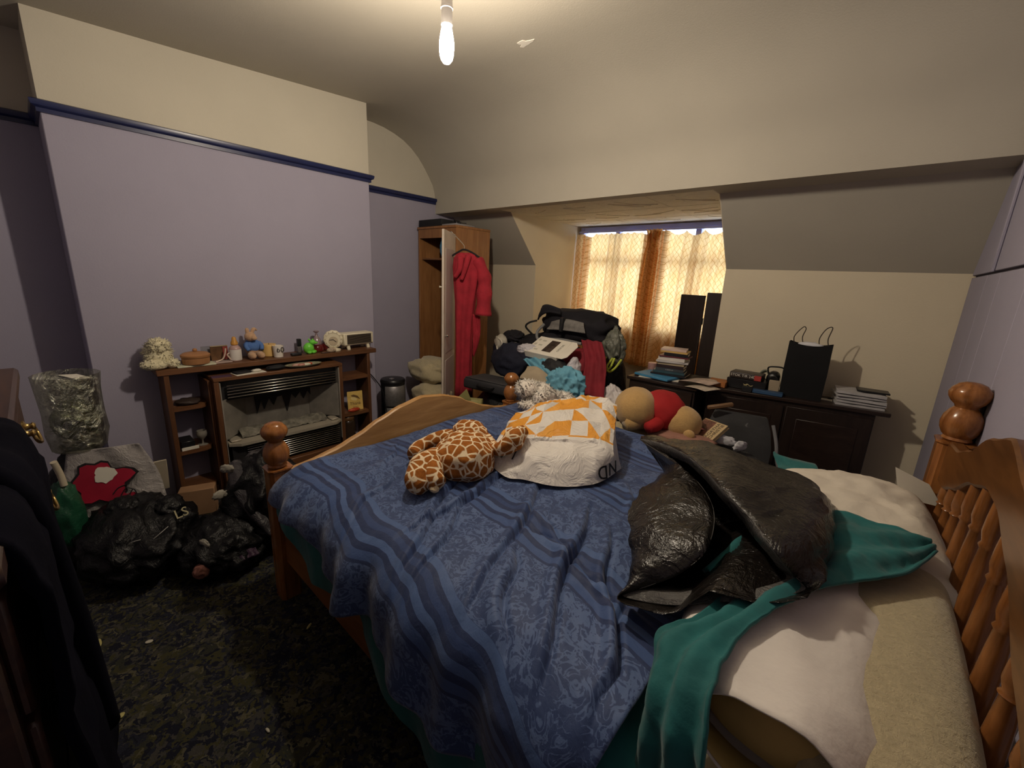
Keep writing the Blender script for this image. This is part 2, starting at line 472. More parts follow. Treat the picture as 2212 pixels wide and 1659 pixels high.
# patch of lost paint on the ceiling
m_patch = M('bare_plaster', (.82, .78, .70), .9, var=.1)
pb = B(); pc = Vector((-1.677,1.897,2.555))
ring = []
for i in range(14):
    a = 2*math.pi*i/14; r = .028*(1+.35*math.sin(3*a+1)+.2*math.cos(5*a))
    ring.append((pc.x+1.5*r*math.cos(a), pc.y+r*math.sin(a)))
def cz(y):
    for (a, za), (b, zb) in zip(cove, cove[1:]):
        if a <= y <= b and b > a: return za+(zb-za)*(y-a)/(b-a)
    return 2.6
top = [pb.verts.new((x, y, cz(y)+.001)) for x, y in ring]; bot = [pb.verts.new((x, y, cz(y)-.0025)) for x, y in ring]
pb.faces.new(top); pb.faces.new(bot[::-1])
for i in range(14): pb.faces.new((top[i], top[(i+1) % 14], bot[(i+1) % 14], bot[i]))
struct('trim_6', pb, m_patch)

# ------------------------------------------------------------------ pendant lamp
BX, BY, BZ = -1.338, 1.096, 2.213
lamp = thing('pendant_lamp', 'bare lit light bulb hanging from the ceiling on a short flex', 'lamp', (BX, BY, BZ-.07))
zc = cz(BY)
bm = B(); lathe(bm, [(.045, 0), (.045, -.012), (.03, -.03), (.008, -.034)][::-1], (BX, BY, zc+.002), 24); obj('ceiling_rose', bm, m_white_gloss, lamp)
bm = B(); tube(bm, [(BX, BY, zc-.03), (BX+.002, BY, zc-.1), (BX, BY, BZ+.175)], .0035, 8); obj('flex', bm, M('white_flex', (.7, .68, .62), .5), lamp)
bm = B(); lathe(bm, [(.017, .050), (.0195, .052), (.0195, .098), (.0215, .100), (.0215, .106), (.0195, .108), (.0185, .165), (.010, .180), (.004, .183)], (BX, BY, BZ), 24); obj('lamp_holder', bm, m_white_gloss, lamp)
mb, nt, b_ = _new('lit_bulb')
em = nt.nodes.new('ShaderNodeEmission'); em.inputs['Color'].default_value = (*BULB_COLOR, 1); em.inputs['Strength'].default_value = BULB_STRENGTH
nt.links.new(em.outputs[0], nt.nodes['Material Output'].inputs['Surface'])
bm = B(); lathe(bm, [(.001, -.066), (.012, -.063), (.020, -.053), (.0245, -.036), (.0260, -.016), (.0250, .006), (.021, .028), (.017, .045), (.015, .054)], (BX, BY, BZ), 24)
obj('bulb', bm, mb, lamp)

# ------------------------------------------------------------------ bed
m_pine = wood('honey_pine', (.16, .055, .014), (.42, .17, .05), .22, 2)
m_pine_y = wood('honey_pine_cross', (.36, .18, .055), (.62, .36, .14), .3, 1)
m_pine_x = wood('honey_pine_rail', (.16, .055, .014), (.36, .15, .045), .3, 0)
XF, XH, YN_, YF_ = -1.762, .262, .558, 2.005
bed = thing('bed', 'double bed frame in honey pine with turned ball finials and arched headboard', 'bed', ((XF+XH)/2, (YN_+YF_)/2, 0))
def post(x, y, zs, sc, nm):
    bm = B(); s = .043*min(sc, 1.05)
    prof = [(0, s), (zs-.05, s), (zs-.012, s), (zs-.006, s*1.12), (zs, s*1.12)]
    ch = .32
    rings = []
    for z, h in prof:
        c = h*(1-ch)
        rings.append([(x+a, y+b, z) for a, b in ((h, c), (c, h), (-c, h), (-h, c), (-h, -c), (-c, -h), (c, -h), (h, -c))])
    loft(bm, rings)
    o = obj('post', bm, m_pine, bed, 30)
    q = [(.030, 0), (.037, .006), (.034, .014), (.040, .020), (.048, .036), (.051, .055), (.047, .075), (.036, .094), (.027, .103), (.030, .110), (.041, .120),
         (.049, .133), (.051, .146), (.046, .158), (.036, .168), (.033, .172), (.018, .178), (.002, .180)]
    fb = B(); lathe(fb, [(r*sc*.98, h*sc*1.08) for r, h in q], (x, y, zs), 28)
    f = obj('finial', fb, m_pine, o, 60)
    return o
post(XF, YN_, .615, 1.0, 'n'); post(XF, YF_, .615, 1.0, 'f')
post(XH, YF_, .945, 1.06, 'hf'); post(XH, YN_, .945, 1.06, 'hn')
def arch_board(name, x, th, top, bot, mat):
    """board across the bed between an upper and a lower outline (y, z)"""
    n = 40
    def ev(P, y):
        Q = sorted(P)
        for (a, za), (b, zb) in zip(Q, Q[1:]):
            if a <= y <= b:
                t = (y-a)/(b-a); t = t*t*(3-2*t)*.5+t*.5
                return za+(zb-za)*t
        return Q[-1][1] if y > Q[-1][0] else Q[0][1]
    ya, yb = YN_+.043, YF_-.043
    bm = B(); rings = []
    for i in range(n+1):
        y = ya+(yb-ya)*i/n; zt, zb = ev(top, y), ev(bot, y); e = .006
        rings.append([(x-th, y, zb+e), (x-th+e, y, zb), (x+th-e, y, zb), (x+th, y, zb+e), (x+th, y, zt-e), (x+th-e, y, zt), (x-th+e, y, zt), (x-th, y, zt-e)])
    loft(bm, rings)
    return obj(name, bm, mat, bed, 35)
ftop = [(.55, .585), (.68, .60), (.80, .625), (.91, .662), (1.03, .715), (1.15, .758), (1.28, .785), (1.41, .770), (1.53, .738), (1.62, .690), (1.75, .64), (1.88, .605), (2.02, .585)]
arch_board('footboard', XF, .016, ftop, [(.5, .30), (2.1, .30)], m_pine_y)
htop = [(.55, .95), (.70, .955), (.92, 1.01), (1.11, 1.10), (1.28, 1.145), (1.455, 1.10), (1.64, 1.012), (1.80, .965), (1.96, .95)]
hbot = [(.55, .80), (.70, .815), (.85, .866), (1.06, .96), (1.22, 1.005), (1.34, 1.005), (1.50, .96), (1.71, .866), (1.86, .815), (2.02, .80)]
arch_board('headboard', XH, .020, htop, hbot, wood('dark_pine_cross', (.085, .032, .008), (.20, .080, .022), .28, 1))  # pine in a darker tone than the footboard
bm = B(); box(bm, (XH-.018, YN_+.043, .42), (XH+.018, YF_-.043, .50), .006); obj('lower_rail', bm, m_pine_y, bed)
def hb(y):
    Q = hbot
    for (a, za), (b, zb) in zip(Q, Q[1:]):
        if a <= y <= b: return za+(zb-za)*(y-a)/(b-a)
for i in range(11):
    y = YN_+.115+i*(YF_-YN_-.23)/10; h = hb(y)-.50+.03
    q = [(.013, 0), (.014, .04), (.017, .12), (.018, .18), (.013, .225), (.017, .24), (.013, .255), (.0155, .34), (.0185, .50), (.0155, .66), (.013, .745), (.017, .76), (.013, .775), (.018, .82), (.017, .88), (.014, .96), (.013, 1)]
    bm = B(); lathe(bm, [(r, t*h) for r, t in q], (XH, y, .495), 16); obj('spindle', bm, m_pine, bed, 60)
for y in (YN_, YF_):
    bm = B(); box(bm, (XF+.04, y-.014, .185), (XH-.04, y+.014, .325), .006); obj('side_rail', bm, m_pine_x, bed)

# mattress
m_ticking = M('cream_ticking', (.60, .52, .36), .9, var=.08, bmp=.3, bscale=90)
bm = B(); box(bm, (XF+.022, YN_+.02, .33), (XH-.025, YF_-.02, .575), .06, seg=4)
tag(obj('mattress', bm, m_ticking, None, 60), 'thick cream mattress on the pine bed under the bedding', 'mattress')

# ------------------------------------------------------------------ teal sheet under the quilt
m_teal = M('teal_cotton', (.008, .125, .128), .8, var=.18, scale=9, bmp=.35, bscale=40, sheen=.15, bdist=.006)
YE, RC = .600, .055                               # where the top of the bedding turns over the near edge
def over_edge(x, s, ztop, out=0.0, r=RC, ye=YE):
    """s: distance from the far side across the top then down the near side"""
    yfar = 1.995
    L1 = yfar-(ye-.01)
    if s <= L1: return Vector((x, yfar-s, ztop))
    a = (s-L1)/r
    if a < math.pi/2: return Vector((x, ye-.01-math.sin(a)*(r+out), ztop-r+math.cos(a)*r))
    d = s-L1-r*math.pi/2
    return Vector((x, ye-.01-r-out, ztop-r-d))
LTOP = 1.995-(YE-.01)
def sheet_f(u, v):
    x = -1.715+u*(1.715-.14)
    hq = [(-1.75, .47), (-1.60, .40), (-1.36, .33), (-1.20, .36), (-1.13, .45), (-1.07, .41), (-1.0, .25), (-.7, .15), (-.4, .18), (0, .30)]
    hem = .3
    for (a, za), (b, zb_) in zip(hq, hq[1:]):
        if a <= x <= b: hem = za+(zb_-za)*(x-a)/(b-a)
    hem += .02*noise.noise(Vector((x*6, 0, 1)))
    zb = .588; rs = .12; ys = YE+.055; LS = 1.995-(ys-.01)
    Lm = LS+rs*math.pi/2+max(0, zb-rs-hem)
    s = .02+v*Lm
    p = over_edge(x, s, zb, .0, rs, ys)
    d = max(0, min(1, (s-LS-.08)/.25))
    p.y += -.020*d*(.5+.5*math.sin(x*26+2*noise.noise(Vector((x*5, p.z*4, 0))))) + .004*fr(p*14)
    p.z += .004*fr(p*7+Vector((4, 0, 0)))*(1-d)
    return p
tag(obj('bed_sheet', grid(B(), sheet_f, 120, 70), m_teal, None, 180), 'teal cotton sheet hanging below the blue quilt over the bed side rail', 'sheet')

# ------------------------------------------------------------------ blue damask quilt
def quilt_mat():
    m, nt, b = _new('blue_damask'); uv = coords(nt, kind='UV')
    sx = nt.nodes.new('ShaderNodeSeparateXYZ'); nt.links.new(uv, sx.inputs[0])
    wob = nz(nt, uv, 6, 2)
    vv = mth(nt, 'ADD', sx.outputs['Y'], mth(nt, 'MULTIPLY', mth(nt, 'SUBTRACT', wob.outputs['Fac'], .5), .03))
    fv = mth(nt, 'FRACT', mth(nt, 'MULTIPLY', mth(nt, 'ADD', vv, .12), 1/.42))
    n = nz(nt, uv, 27, 3, .55, 1.6); n2 = nz(nt, uv, 11, 2, .5, 1.2)
    leaf = mth(nt, 'ADD', mth(nt, 'ABSOLUTE', mth(nt, 'SUBTRACT', n.outputs['Fac'], .5)), mth(nt, 'MULTIPLY', mth(nt, 'SUBTRACT', n2.outputs['Fac'], .5), .25))
    flo = ramp(nt, leaf, [(.040, (.092, .148, .315)), (.065, (.028, .054, .158))], 'LINEAR')
    st = ramp(nt, fv, [(0, (.022, .050, .165)), (.05, (.010, .024, .095)), (.10, (.070, .130, .310)), (.155, (.010, .024, .095)), (.20, (.045, .090, .245)),
                       (.27, (.012, .028, .105)), (.30, (.022, .050, .165)), (.90, (.070, .130, .310)), (.96, (.010, .024, .095))], 'CONSTANT')
    band = mth(nt, 'LESS_THAN', fv, .30)
    band2 = mth(nt, 'GREATER_THAN', fv, .90)
    c = mixc(nt, mth(nt, 'MAXIMUM', band, band2), flo, st)
    n3 = nz(nt, uv, 3, 3)
    c = mixc(nt, mth(nt, 'MULTIPLY', n3.outputs['Fac'], .35), c, (.030, .058, .130))
    nt.links.new(c, b.inputs['Base Color']); b.inputs['Roughness'].default_value = .62
    b.inputs['Specular IOR Level'].default_value = .35; b.inputs['Sheen Weight'].default_value = .2
    bump(nt, b, nz(nt, uv, 45, 5, .6, .8).outputs['Fac'], .25, .008)
    return m
# long pulled creases: (x, y) start, end, depth, width
creases = [((-1.25, 1.30), (-1.12, 1.10), .014, .016), ((-1.50, 1.40), (-1.36, 1.28), .012, .014), ((-.98, .92), (-.80, .57), .020, .022), ((-.58, 1.36), (-.44, 1.16), .018, .022),
           ((-1.02, 1.24), (-.97, .70), .030, .028), ((-1.34, 1.70), (-1.30, 1.35), .018, .020), ((-1.12, .98), (-.86, .56), .022, .03), ((-.86, 1.20), (-.62, .62), .022, .035),
           ((-.62, 1.12), (-.40, .60), .030, .035), ((-.78, 1.02), (-.52, .92), .022, .03), ((-.70, .92), (-.34, .86), .022, .03), ((-.50, 1.05), (-.30, .72), .026, .03),
           ((-1.55, 1.0), (-1.42, .86), .016, .018), ((-1.20, 1.98), (-1.05, 1.72), .014, .02), ((-.66, .80), (-.50, .58), .024, .04), ((-.34, .86), (-.26, .6), .02, .03),
           ((-.46, 1.28), (-.30, 1.10), .02, .03), ((-1.30, .80), (-1.18, .57), .014, .03)]
def crease_h(x, y):
    h = 0
    for (ax, ay), (bx, by), dp, w in creases:
        dx, dy = bx-ax, by-ay; L2 = dx*dx+dy*dy
        t = ((x-ax)*dx+(y-ay)*dy)/L2
        tc = max(0, min(1, t)); qx, qy = ax+dx*tc, ay+dy*tc
        L = math.sqrt(L2); sd = ((x-ax)*dy-(y-ay)*dx)/L + .012*math.sin(tc*7+ax*9)
        ends = math.hypot(x-qx, y-qy) if tc != t else 0
        fade = math.exp(-(ends/.06)**2)*(.35+.65*math.sin(math.pi*min(1, max(0, .12+.76*tc))))
        w2 = w*.62; h += fade*dp*.8*(math.exp(-((sd-w2*.8)/w2)**2) - 1.25*math.exp(-(sd/(w2*.42))**2))
    return h
def quilt_f(u, v):
    s = .0+v                                       # 0..1
    zt = .640
    xa = -1.735
    # head-side edge wanders; the foot edge lies against the footboard
    yy = 2.0-s*1.43
    xb = -.235+.05*noise.noise(Vector((0, s*5, 2)))+.03*(1-s)
    x = xa+u*(xb-xa)
    # hem height along the near side
    hp = [(-1.75, .50), (-1.60, .50), (-1.42, .52), (-1.30, .47), (-1.15, .43), (-.95, .43), (-.80, .40), (-.60, .33), (-.40, .26), (-.20, .16), (0, .14)]
    hem = hp[-1][1]
    for (a, za), (b, zb) in zip(hp, hp[1:]):
        if a <= x <= b: hem = za+(zb-za)*(x-a)/(b-a); break
    hem += .018*noise.noise(Vector((x*7, 3, 0)))
    r = .13; ye = YE+.055; LTQ = 1.995-(ye-.01)
    Lm = LTQ+r*math.pi/2+max(.0, zt-r-hem)
    q = -.05+v*(Lm+.05)
    if q < 0: p = Vector((x, 1.995-q*.6, zt+q*.9))
    else: p = over_edge(x, q, zt, .012, r, ye)
    d = max(0, min(1, (q-LTQ-.03)/.28))
    # side folds
    fold = math.sin(x*17+2.2*noise.noise(Vector((x*3, 0, 5)))+p.z*3) 
    p.y -= d*.028*(.6+fold+.5*math.sin(x*41+1))
    p.x += d*.02*noise.noise(Vector((x*8, p.z*6, 2)))
    yc = p.y if q < LTQ else ye-.01-(q-LTQ)
    h = .020*noise.noise(Vector((x*2.3, yc*2.3, 1)))+.009*fr(Vector((x*6, yc*6, 4)))+crease_h(x, yc)*(1-.5*d)
    # sagging towards the foot corner
    p.z += h*(1-d); p.y -= h*d
    ft = max(0, 1-(x-xa)/.10)
    p.z -= .045*ft*ft*(1-d)
    if p.z < .60 and q < LTQ and q >= 0: p.z = .60+.002*noise.noise(p*9)
    return p
def quilt_uv(u, v): return (u*1.5, v*1.85)
tag(obj('quilt', grid(B(), quilt_f, 210, 230, quilt_uv), quilt_mat(), None, 180, solid=.006), 'crumpled blue damask striped quilt spread over the pine bed', 'quilt')

# ------------------------------------------------------------------ fireplace surround with open shelves
m_teak = wood('teak_veneer_y', (.075, .030, .012), (.19, .082, .034), .45, 1)
m_teak_z = wood('teak_veneer_z', (.075, .030, .012), (.17, .072, .030), .45, 2)
FX = -2.924                                        # front of the surround
sur = thing('fireplace_surround', 'brown wood fireplace surround with a mantelshelf and open corner shelves', 'fireplace', (-3.02, 1.03, 0))
bm = B(); box(bm, (XA+.002, .372, .800), (FX, 1.705, .832), .003); obj('mantelshelf', bm, m_teak, sur)
for y in (.40, 1.628):
    bm = B(); box(bm, (XA+.002, y, 0), (FX-.006, y+.024, .80), .002); obj('side_panel', bm, m_teak_z, sur)
for y in (.600, 1.398):
    bm = B(); box(bm, (XA+.002, y-.009, 0), (FX+.02, y+.009, .745), .002); obj('upright', bm, m_teak_z, sur)
def corner_shelf(ya, yb, z, flip):
    d = FX-.012; pts = [(XA+.003, ya), (XA+.003, yb)]; r = .05
    if not flip:                                   # rounded corner on the inner side
        for i in range(7):
            a = math.pi/2*i/6; pts.append((d-r+r*math.sin(a), yb-r+r*math.cos(a)))
        pts.append((d, ya))
    else:
        pts.append((d, yb))
        for i in range(7):
            a = math.pi/2*i/6; pts.append((d-r+r*math.cos(a), ya+r-r*math.sin(a)))
    bm = B(); prism(bm, pts, 'Z', z-.024, z); return obj('shelf', bm, m_teak, sur, 30)
for z in (.605, .335): corner_shelf(.424, .590, z, False)
corner_shelf(.424, .590, .085, False)
for z in (.632, .345): corner_shelf(1.408, 1.628, z, True)
bm = B(); box(bm, (XA+.02, .425, 0), (FX-.03, .59, .060), .003); obj('plinth', bm, m_teak, sur)
bm = B(); box(bm, (XA+.02, 1.41, 0), (FX-.03, 1.625, .060), .003); obj('plinth', bm, m_teak, sur)
# the gas fire set between the uprights
m_chrome = M('chrome', (.75, .75, .72), .18, 1.0, var=.05)
m_grey_metal = M('fire_grey', (.20, .185, .16), .7, .1, var=.25, scale=10)
m_black = M('matt_black', (.010, .010, .012), .7, var=.2)
m_black_gl = M('black_plastic', (.012, .012, .014), .35, var=.2)
fire = thing('gas_fire', 'old gas fire in a wood case with chrome grilles and a grey coal bed', 'heater', (-2.97, .995, 0))
GX = -2.85
bm = B(); box(bm, (XA+.05, .608, .744), (GX, 1.390, .766), .003); obj('case_top', bm, m_teak, fire)
for y in (.610, 1.364):
    bm = B(); box(bm, (XA+.05, y, 0), (GX-.004, y+.026, .744), .002); obj('case_side', bm, m_teak_z, fire)
    bm = B(); ys = y+.026 if y < 1 else y-.006
    box(bm, (XA+.06, ys, .20), (GX-.002, ys+.006, .735), .001); obj('side_trim', bm, M('pale_trim', (.32, .29, .25), .5, .3), fire)
bm = B(); box(bm, (-3.06, .645, .20), (-3.045, 1.358, .735)); obj('back_panel', bm, m_grey_metal, fire)
# angled cheeks of the firebox
for ya, yb in ((.645, .80), (1.358, 1.225)):
    bm = B(); prism(bm, [(-3.04, yb), (-2.875, ya), (-2.875, ya+(.008 if ya < 1 else -.008)), (-3.04, yb+(.008 if ya < 1 else -.008))], 'Z', .37, .62)
    obj('cheek', bm, m_grey_metal, fire, 20)
# black jagged scorched panel hanging behind the top grille
pts = [(.86, .62), (1.235, .62), (1.235, .50), (1.205, .555), (1.175, .50), (1.155, .56), (1.12, .515), (1.095, .555), (1.06, .43), (1.035, .55), (1.0, .545), (.975, .49), (.95, .545), (.915, .475), (.90, .54), (.87, .45)]
bm = B(); prism(bm, pts, 'X', -3.040, -3.030); obj('scorched_plate', bm, m_black, fire, 0)
bm = B(); box(bm, (-2.99, .645, .612), (-2.90, 1.362, .742)); obj('hood', bm, m_black, fire)
sl = None
for i in range(5):
    z = .706-i*.0185
    if sl is None:
        bm = B(); box(bm, (-2.882, .675, z), (-2.866, 1.350, z+.006), .002); sl = obj('top_grille_bar', bm, m_chrome, fire)
    else: clone(sl, (sl.location.x+world_loc(fire).x, sl.location.y+world_loc(fire).y, z))
# sill, coal bed, lower grille
m_sill = M('cream_enamel', (.40, .36, .29), .45, .2, var=.12)
bm = B(); prism(bm, [(-3.03, .665), (-2.84, .645), (-2.80, .70), (-2.80, 1.30), (-2.84, 1.355), (-3.03, 1.335)], 'Z', .335, .352); obj('sill', bm, m_sill, fire, 20)
for y in (.66, 1.285):
    bm = B(); box(bm, (-2.93, y, .352), (-2.845, y+.055, .366), .006); obj('sill_end', bm, m_sill, fire)
m_coal = M('grey_coal', (.17, .16, .13), .95, var=.5, scale=30, bmp=.8, bscale=50)
bm = B()
def coal(u, v):
    x = -3.025+u*.145; y = .73+v*.54
    h = .352+.025*math.sin(math.pi*u)*1.2+.016*rdg(Vector((x*18, y*14, 2)))+.01*(1-u)
    return Vector((x, y, max(.3525, h)))
grid(bm, coal, 16, 50); obj('coal_bed', bm, m_coal, fire, 180)
bm = B(); box(bm, (-3.04, .66, .06), (-2.845, 1.345, .335), .003); obj('fire_base', bm, m_black, fire)
sl = None
for i in range(10):
    z = .322-i*.0150
    if sl is None:
        bm = B(); box(bm, (-2.845, .735, z), (-2.824, 1.33, z+.005), .0015); sl = obj('lower_grille_bar', bm, m_chrome, fire)
    else: clone(sl, (sl.location.x+world_loc(fire).x, sl.location.y+world_loc(fire).y, z))
bm = B(); box(bm, (-2.845, .70, .06), (-2.80, 1.33, .165), .004); obj('kick_plate', bm, m_teak, fire)

# ------------------------------------------------------------------ things on the mantelshelf
ZM = .8325
def plush_parts(root, name, mat, specs, sub=3, amp=.06, freq=2.5, flat=1.0):
    out = []
    for nm, c, r, sd in specs:
        bm = B(); lump(bm, c, r, sd, amp, freq, sub, flat=flat); out.append(obj(nm, bm, mat, root, 180))
    return out
m_fluff = fur('cream_fluff', (.72, .66, .45))
t = thing('fluffy_toy', 'cream fluffy soft toy slumped on the end of the mantelshelf', 'soft toy', (-3.02, .405, ZM))
bm = B(); lump(bm, (-3.02, .405, ZM+.075), (.055, .062, .085), 3, .15, 2.2, 4, False, .88); tufts(bm, (-3.02, .405, ZM+.075), (.055, .062, .085), 300, .020, 3, .005); obj('body', bm, m_fluff, t, 180)
bm = B(); lump(bm, (-3.00, .41, ZM+.125), (.045, .05, .042), 9, .15, 2.5, 4, False, 1); tufts(bm, (-3.00, .41, ZM+.125), (.045, .05, .042), 220, .018, 4, .005); obj('head', bm, m_fluff, t, 180)
bm = B(); lump(bm, (-2.97, .375, ZM+.026), (.045, .06, .03), 5, .12, 2.5, 3, False, .85); tufts(bm, (-2.97, .375, ZM+.030), (.045, .06, .026), 120, .012, 5, .005); obj('leg', bm, m_fluff, t, 180)
bm = B(); lump(bm, (-2.985, .455, ZM+.024), (.04, .035, .028), 6, .12, 2.5, 3, False, .85); tufts(bm, (-2.985, .455, ZM+.028), (.04, .035, .024), 90, .012, 6, .005); obj('leg', bm, m_fluff, t, 180)
bm = B(); lathe(bm, [(.001, 0), (.005, .003), (.001, .006)], (-2.962, .43, ZM+.135), 10); obj('eye', bm, m_black_gl, t, 180)
m_paper = M('white_paper', (.70, .67, .58), .8, var=.06)
bm = B(); box(bm, (-3.02, .47, ZM), (-2.935, .655, ZM+.009), .002, seg=1); tag(obj('tray', bm, M('pale_green_board', (.55, .56, .42), .6), None), 'thin pale flat board under the lidded wooden pot', 'board')
m_terra = M('tan_wood', (.36, .17, .07), .5, var=.15)
t = thing('lidded_pot', 'round tan wooden pot with a knobbed lid on the mantelshelf', 'pot', (-2.985, .568, ZM+.0095))
bm = B(); lathe(bm, [(.060, 0), (.066, .004), (.068, .020), (.068, .038), (.064, .040)], (-2.985, .568, ZM+.0095), 36); obj('bowl', bm, m_terra, t)
bm = B(); lathe(bm, [(.070, .0405), (.072, .045), (.072, .055), (.060, .064), (.03, .070), (.008, .073)], (-2.985, .568, ZM+.0095), 36); ld = obj('lid', bm, m_terra, t)
bm = B(); lathe(bm, [(.005, .072), (.011, .075), (.012, .083), (.008, .089), (.001, .091)], (-2.985, .568, ZM+.0095), 16); obj('knob', bm, m_terra, ld)
t = thing('photo_stand', 'small red and brown picture stand with pale scroll letters', 'picture stand', (-3.0, .69, ZM))
Mx = place((-3.02, .69, ZM), 0, 0, 0)
bm = B(); box(bm, (-3.035, .652, ZM+.006), (-3.027, .742, ZM+.094), .002); obj('picture', bm, M('brown_print', (.13, .065, .03), .4, var=.4, scale=20), t)
bm = B(); box(bm, (-3.026, .715, ZM+.012), (-3.022, .742, ZM+.092)); obj('red_panel', bm, M('dull_red', (.24, .045, .035), .5), t)
bm = B(); box(bm, (-3.027, .652, ZM+.094), (-3.022, .742, ZM+.099)); obj('gold_edge', bm, M('pale_gold', (.6, .5, .3), .3, .6), t)
bm = B(); box(bm, (-3.045, .647, ZM), (-2.955, .745, ZM+.006), .002); obj('base', bm, M('pink_grey', (.42, .33, .30), .5), t)
m_scroll = M('pale_scroll', (.62, .50, .40), .4)
bm = B(); tube(bm, [(-2.985, .665, ZM+.008), (-2.985, .70, ZM+.02), (-2.985, .715, ZM+.05), (-2.985, .722, ZM+.085)], .004, 6); obj('scroll', bm, m_scroll, t)
bm = B(); tube(bm, [(-2.985, .765-.025, ZM+.055), (-2.985, .728, ZM+.045), (-2.985, .735, ZM+.028), (-2.985, .745, ZM+.01)], .004, 6); obj('scroll', bm, m_scroll, t)
bm = B(); box(bm, (-3.06, .612, ZM), (-3.056, .672, ZM+.095), 0, place((0, 0, 0))); tag(obj('greeting_card', bm, M('grey_card', (.20, .20, .24), .6), None), 'grey card standing beside the lidded wooden pot', 'card')
t = thing('bottle', 'white labelled bottle with an amber cap on the mantelshelf', 'bottle', (-3.0, .775, ZM))
bm = B(); lathe(bm, [(.030, 0), (.033, .004), (.033, .075), (.031, .082), (.020, .096), (.014, .100)], (-3.0, .775, ZM), 24); obj('body', bm, M('pinkish_plastic', (.42, .28, .26), .3), t)
bm = B(); lathe(bm, [(.0336, .006), (.0338, .007), (.0338, .072), (.0336, .073)], (-3.0, .775, ZM), 24); obj('label_wrap', bm, M('white_label', (.66, .62, .58), .6), t)
bm = B(); lathe(bm, [(.016, .099), (.020, .104), (.019, .118), (.013, .128), (.012, .142), (.008, .150), (.002, .152)], (-3.0, .775, ZM), 20); obj('cap', bm, M('amber_cap', (.55, .27, .05), .4), t)
# rabbit
m_tan = fur('tan_plush', (.52, .33, .20), .15); m_bluejk = M('blue_felt', (.08, .17, .42), .9, bmp=.4)
t = thing('rabbit_toy', 'tan plush rabbit in a blue jacket sitting on the mantelshelf', 'soft toy', (-3.02, .885, ZM))
bm = B(); lump(bm, (-3.04, .885, ZM+.065), (.036, .044, .062), 2, .05, 2, 3, flat=.95); obj('body', bm, m_tan, t, 180)
bm = B(); lump(bm, (-3.038, .885, ZM+.078), (.041, .050, .045), 4, .10, 3, 3, flat=.8); jk = obj('jacket', bm, m_bluejk, t, 180)
bm = B(); lump(bm, (-3.02, .872, ZM+.142), (.034, .032, .030), 7, .04, 2, 3, flat=1); obj('head', bm, m_tan, t, 180)
bm = B(); lump(bm, (-2.99, .885, ZM+.135), (.018, .018, .015), 8, .03, 2, 2, flat=1); obj('muzzle', bm, m_tan, t, 180)
for dy, ang in ((-.012, .1), (.012, 1.0)):
    bm = B(); tube(bm, [(-3.025, .872+dy, ZM+.16), (-3.03, .872+dy+.015*ang, ZM+.188), (-3.03, .872+dy+.035*ang, ZM+.200-.022*ang)], lambda q: .012*math.sin(math.pi*(.25+.7*q)), 8); obj('ear', bm, m_tan, t, 180)
for y in (.862, .912):
    bm = B(); lump(bm, (-2.985, y, ZM+.024), (.044, .022, .024), 3, .05, 2, 3, flat=.95); obj('leg', bm, m_tan, t, 180)
for y in (.842, .930):
    bm = B(); tube(bm, [(-3.03, y+(.012 if y < .88 else -.012), ZM+.098), (-3.01, y, ZM+.080), (-2.99, y+(.008 if y < .88 else -.008), ZM+.058)], lambda q: .015-.003*q, 8); obj('sleeve', bm, m_bluejk, t, 180)
bm = B(); lathe(bm, [(.001, 0), (.0035, .002), (.001, .004)], (-2.992, .868, ZM+.150), 8); obj('eye', bm, m_black_gl, t, 180)
# candle, cup, remote ...
t = thing('pillar_candle', 'squat yellow wax candle leaning behind the glass cup', 'candle', (-3.05, .985, ZM))
bm = B(); lathe(bm, [(.040, 0), (.044, .004), (.045, .070), (.042, .080), (.030, .080), (.010, .076)], (-3.05, .985, ZM), 28); obj('wax', bm, M('yellow_wax', (.66, .43, .15), .5, var=.1), t)
bm = B(); tube(bm, [(-3.05, .985, ZM+.076), (-3.048, .985, ZM+.086)], .0015, 6); obj('wick', bm, m_black, t)
t = thing('glass_cup', 'small white cup with a dark round number print', 'cup', (-2.985, 1.018, ZM))
bm = B(); lathe(bm, [(.001, .004), (.024, .004), (.025, 0), (.028, 0), (.033, .076), (.031, .077), (.026, .012), (.001, .011)], (-2.985, 1.018, ZM), 28); obj('cup_body', bm, M('milky_glass', (.70, .66, .60), .15, var=.04), t)
bm = text_bm('60', .048, Matrix.Translation((-2.9535, 1.022, ZM+.05)) @ Matrix.Rotation(math.radians(82), 4, 'Z') @ Matrix.Rotation(math.radians(88), 4, 'X'), .0016); obj('lettering', bm, M('dark_print', (.03, .025, .025), .6), t, 0)
bm = B(); box(bm, (-2.985, 1.09, ZM), (-2.945, 1.155, ZM+.018), .006, seg=2); tag(obj('remote_control', bm, m_black_gl, None), 'small black key fob lying on the mantelshelf', 'key fob')
t = thing('perfume_bottle', 'small dark topped glass bottle behind the green figurine', 'bottle', (-3.06, 1.185, ZM))
bm = B(); box(bm, (-3.075, 1.168, ZM), (-3.045, 1.200, ZM+.045), .004); obj('glass_body', bm, M('smoky_glass', (.25, .23, .22), .1, trans=.6), t)
bm = B(); box(bm, (-3.072, 1.171, ZM+.045), (-3.048, 1.197, ZM+.098), .003); obj('cap', bm, m_black_gl, t)
m_green = M('lime_ceramic', (.16, .62, .06), .35, var=.12)
t = thing('green_figurine', 'bright lime green animal figurine sitting on the mantelshelf', 'figurine', (-2.985, 1.225, ZM))
bm = B(); lump(bm, (-2.995, 1.222, ZM+.037), (.032, .036, .040), 2, .05, 2, 3, flat=.9); obj('body', bm, m_green, t, 180)
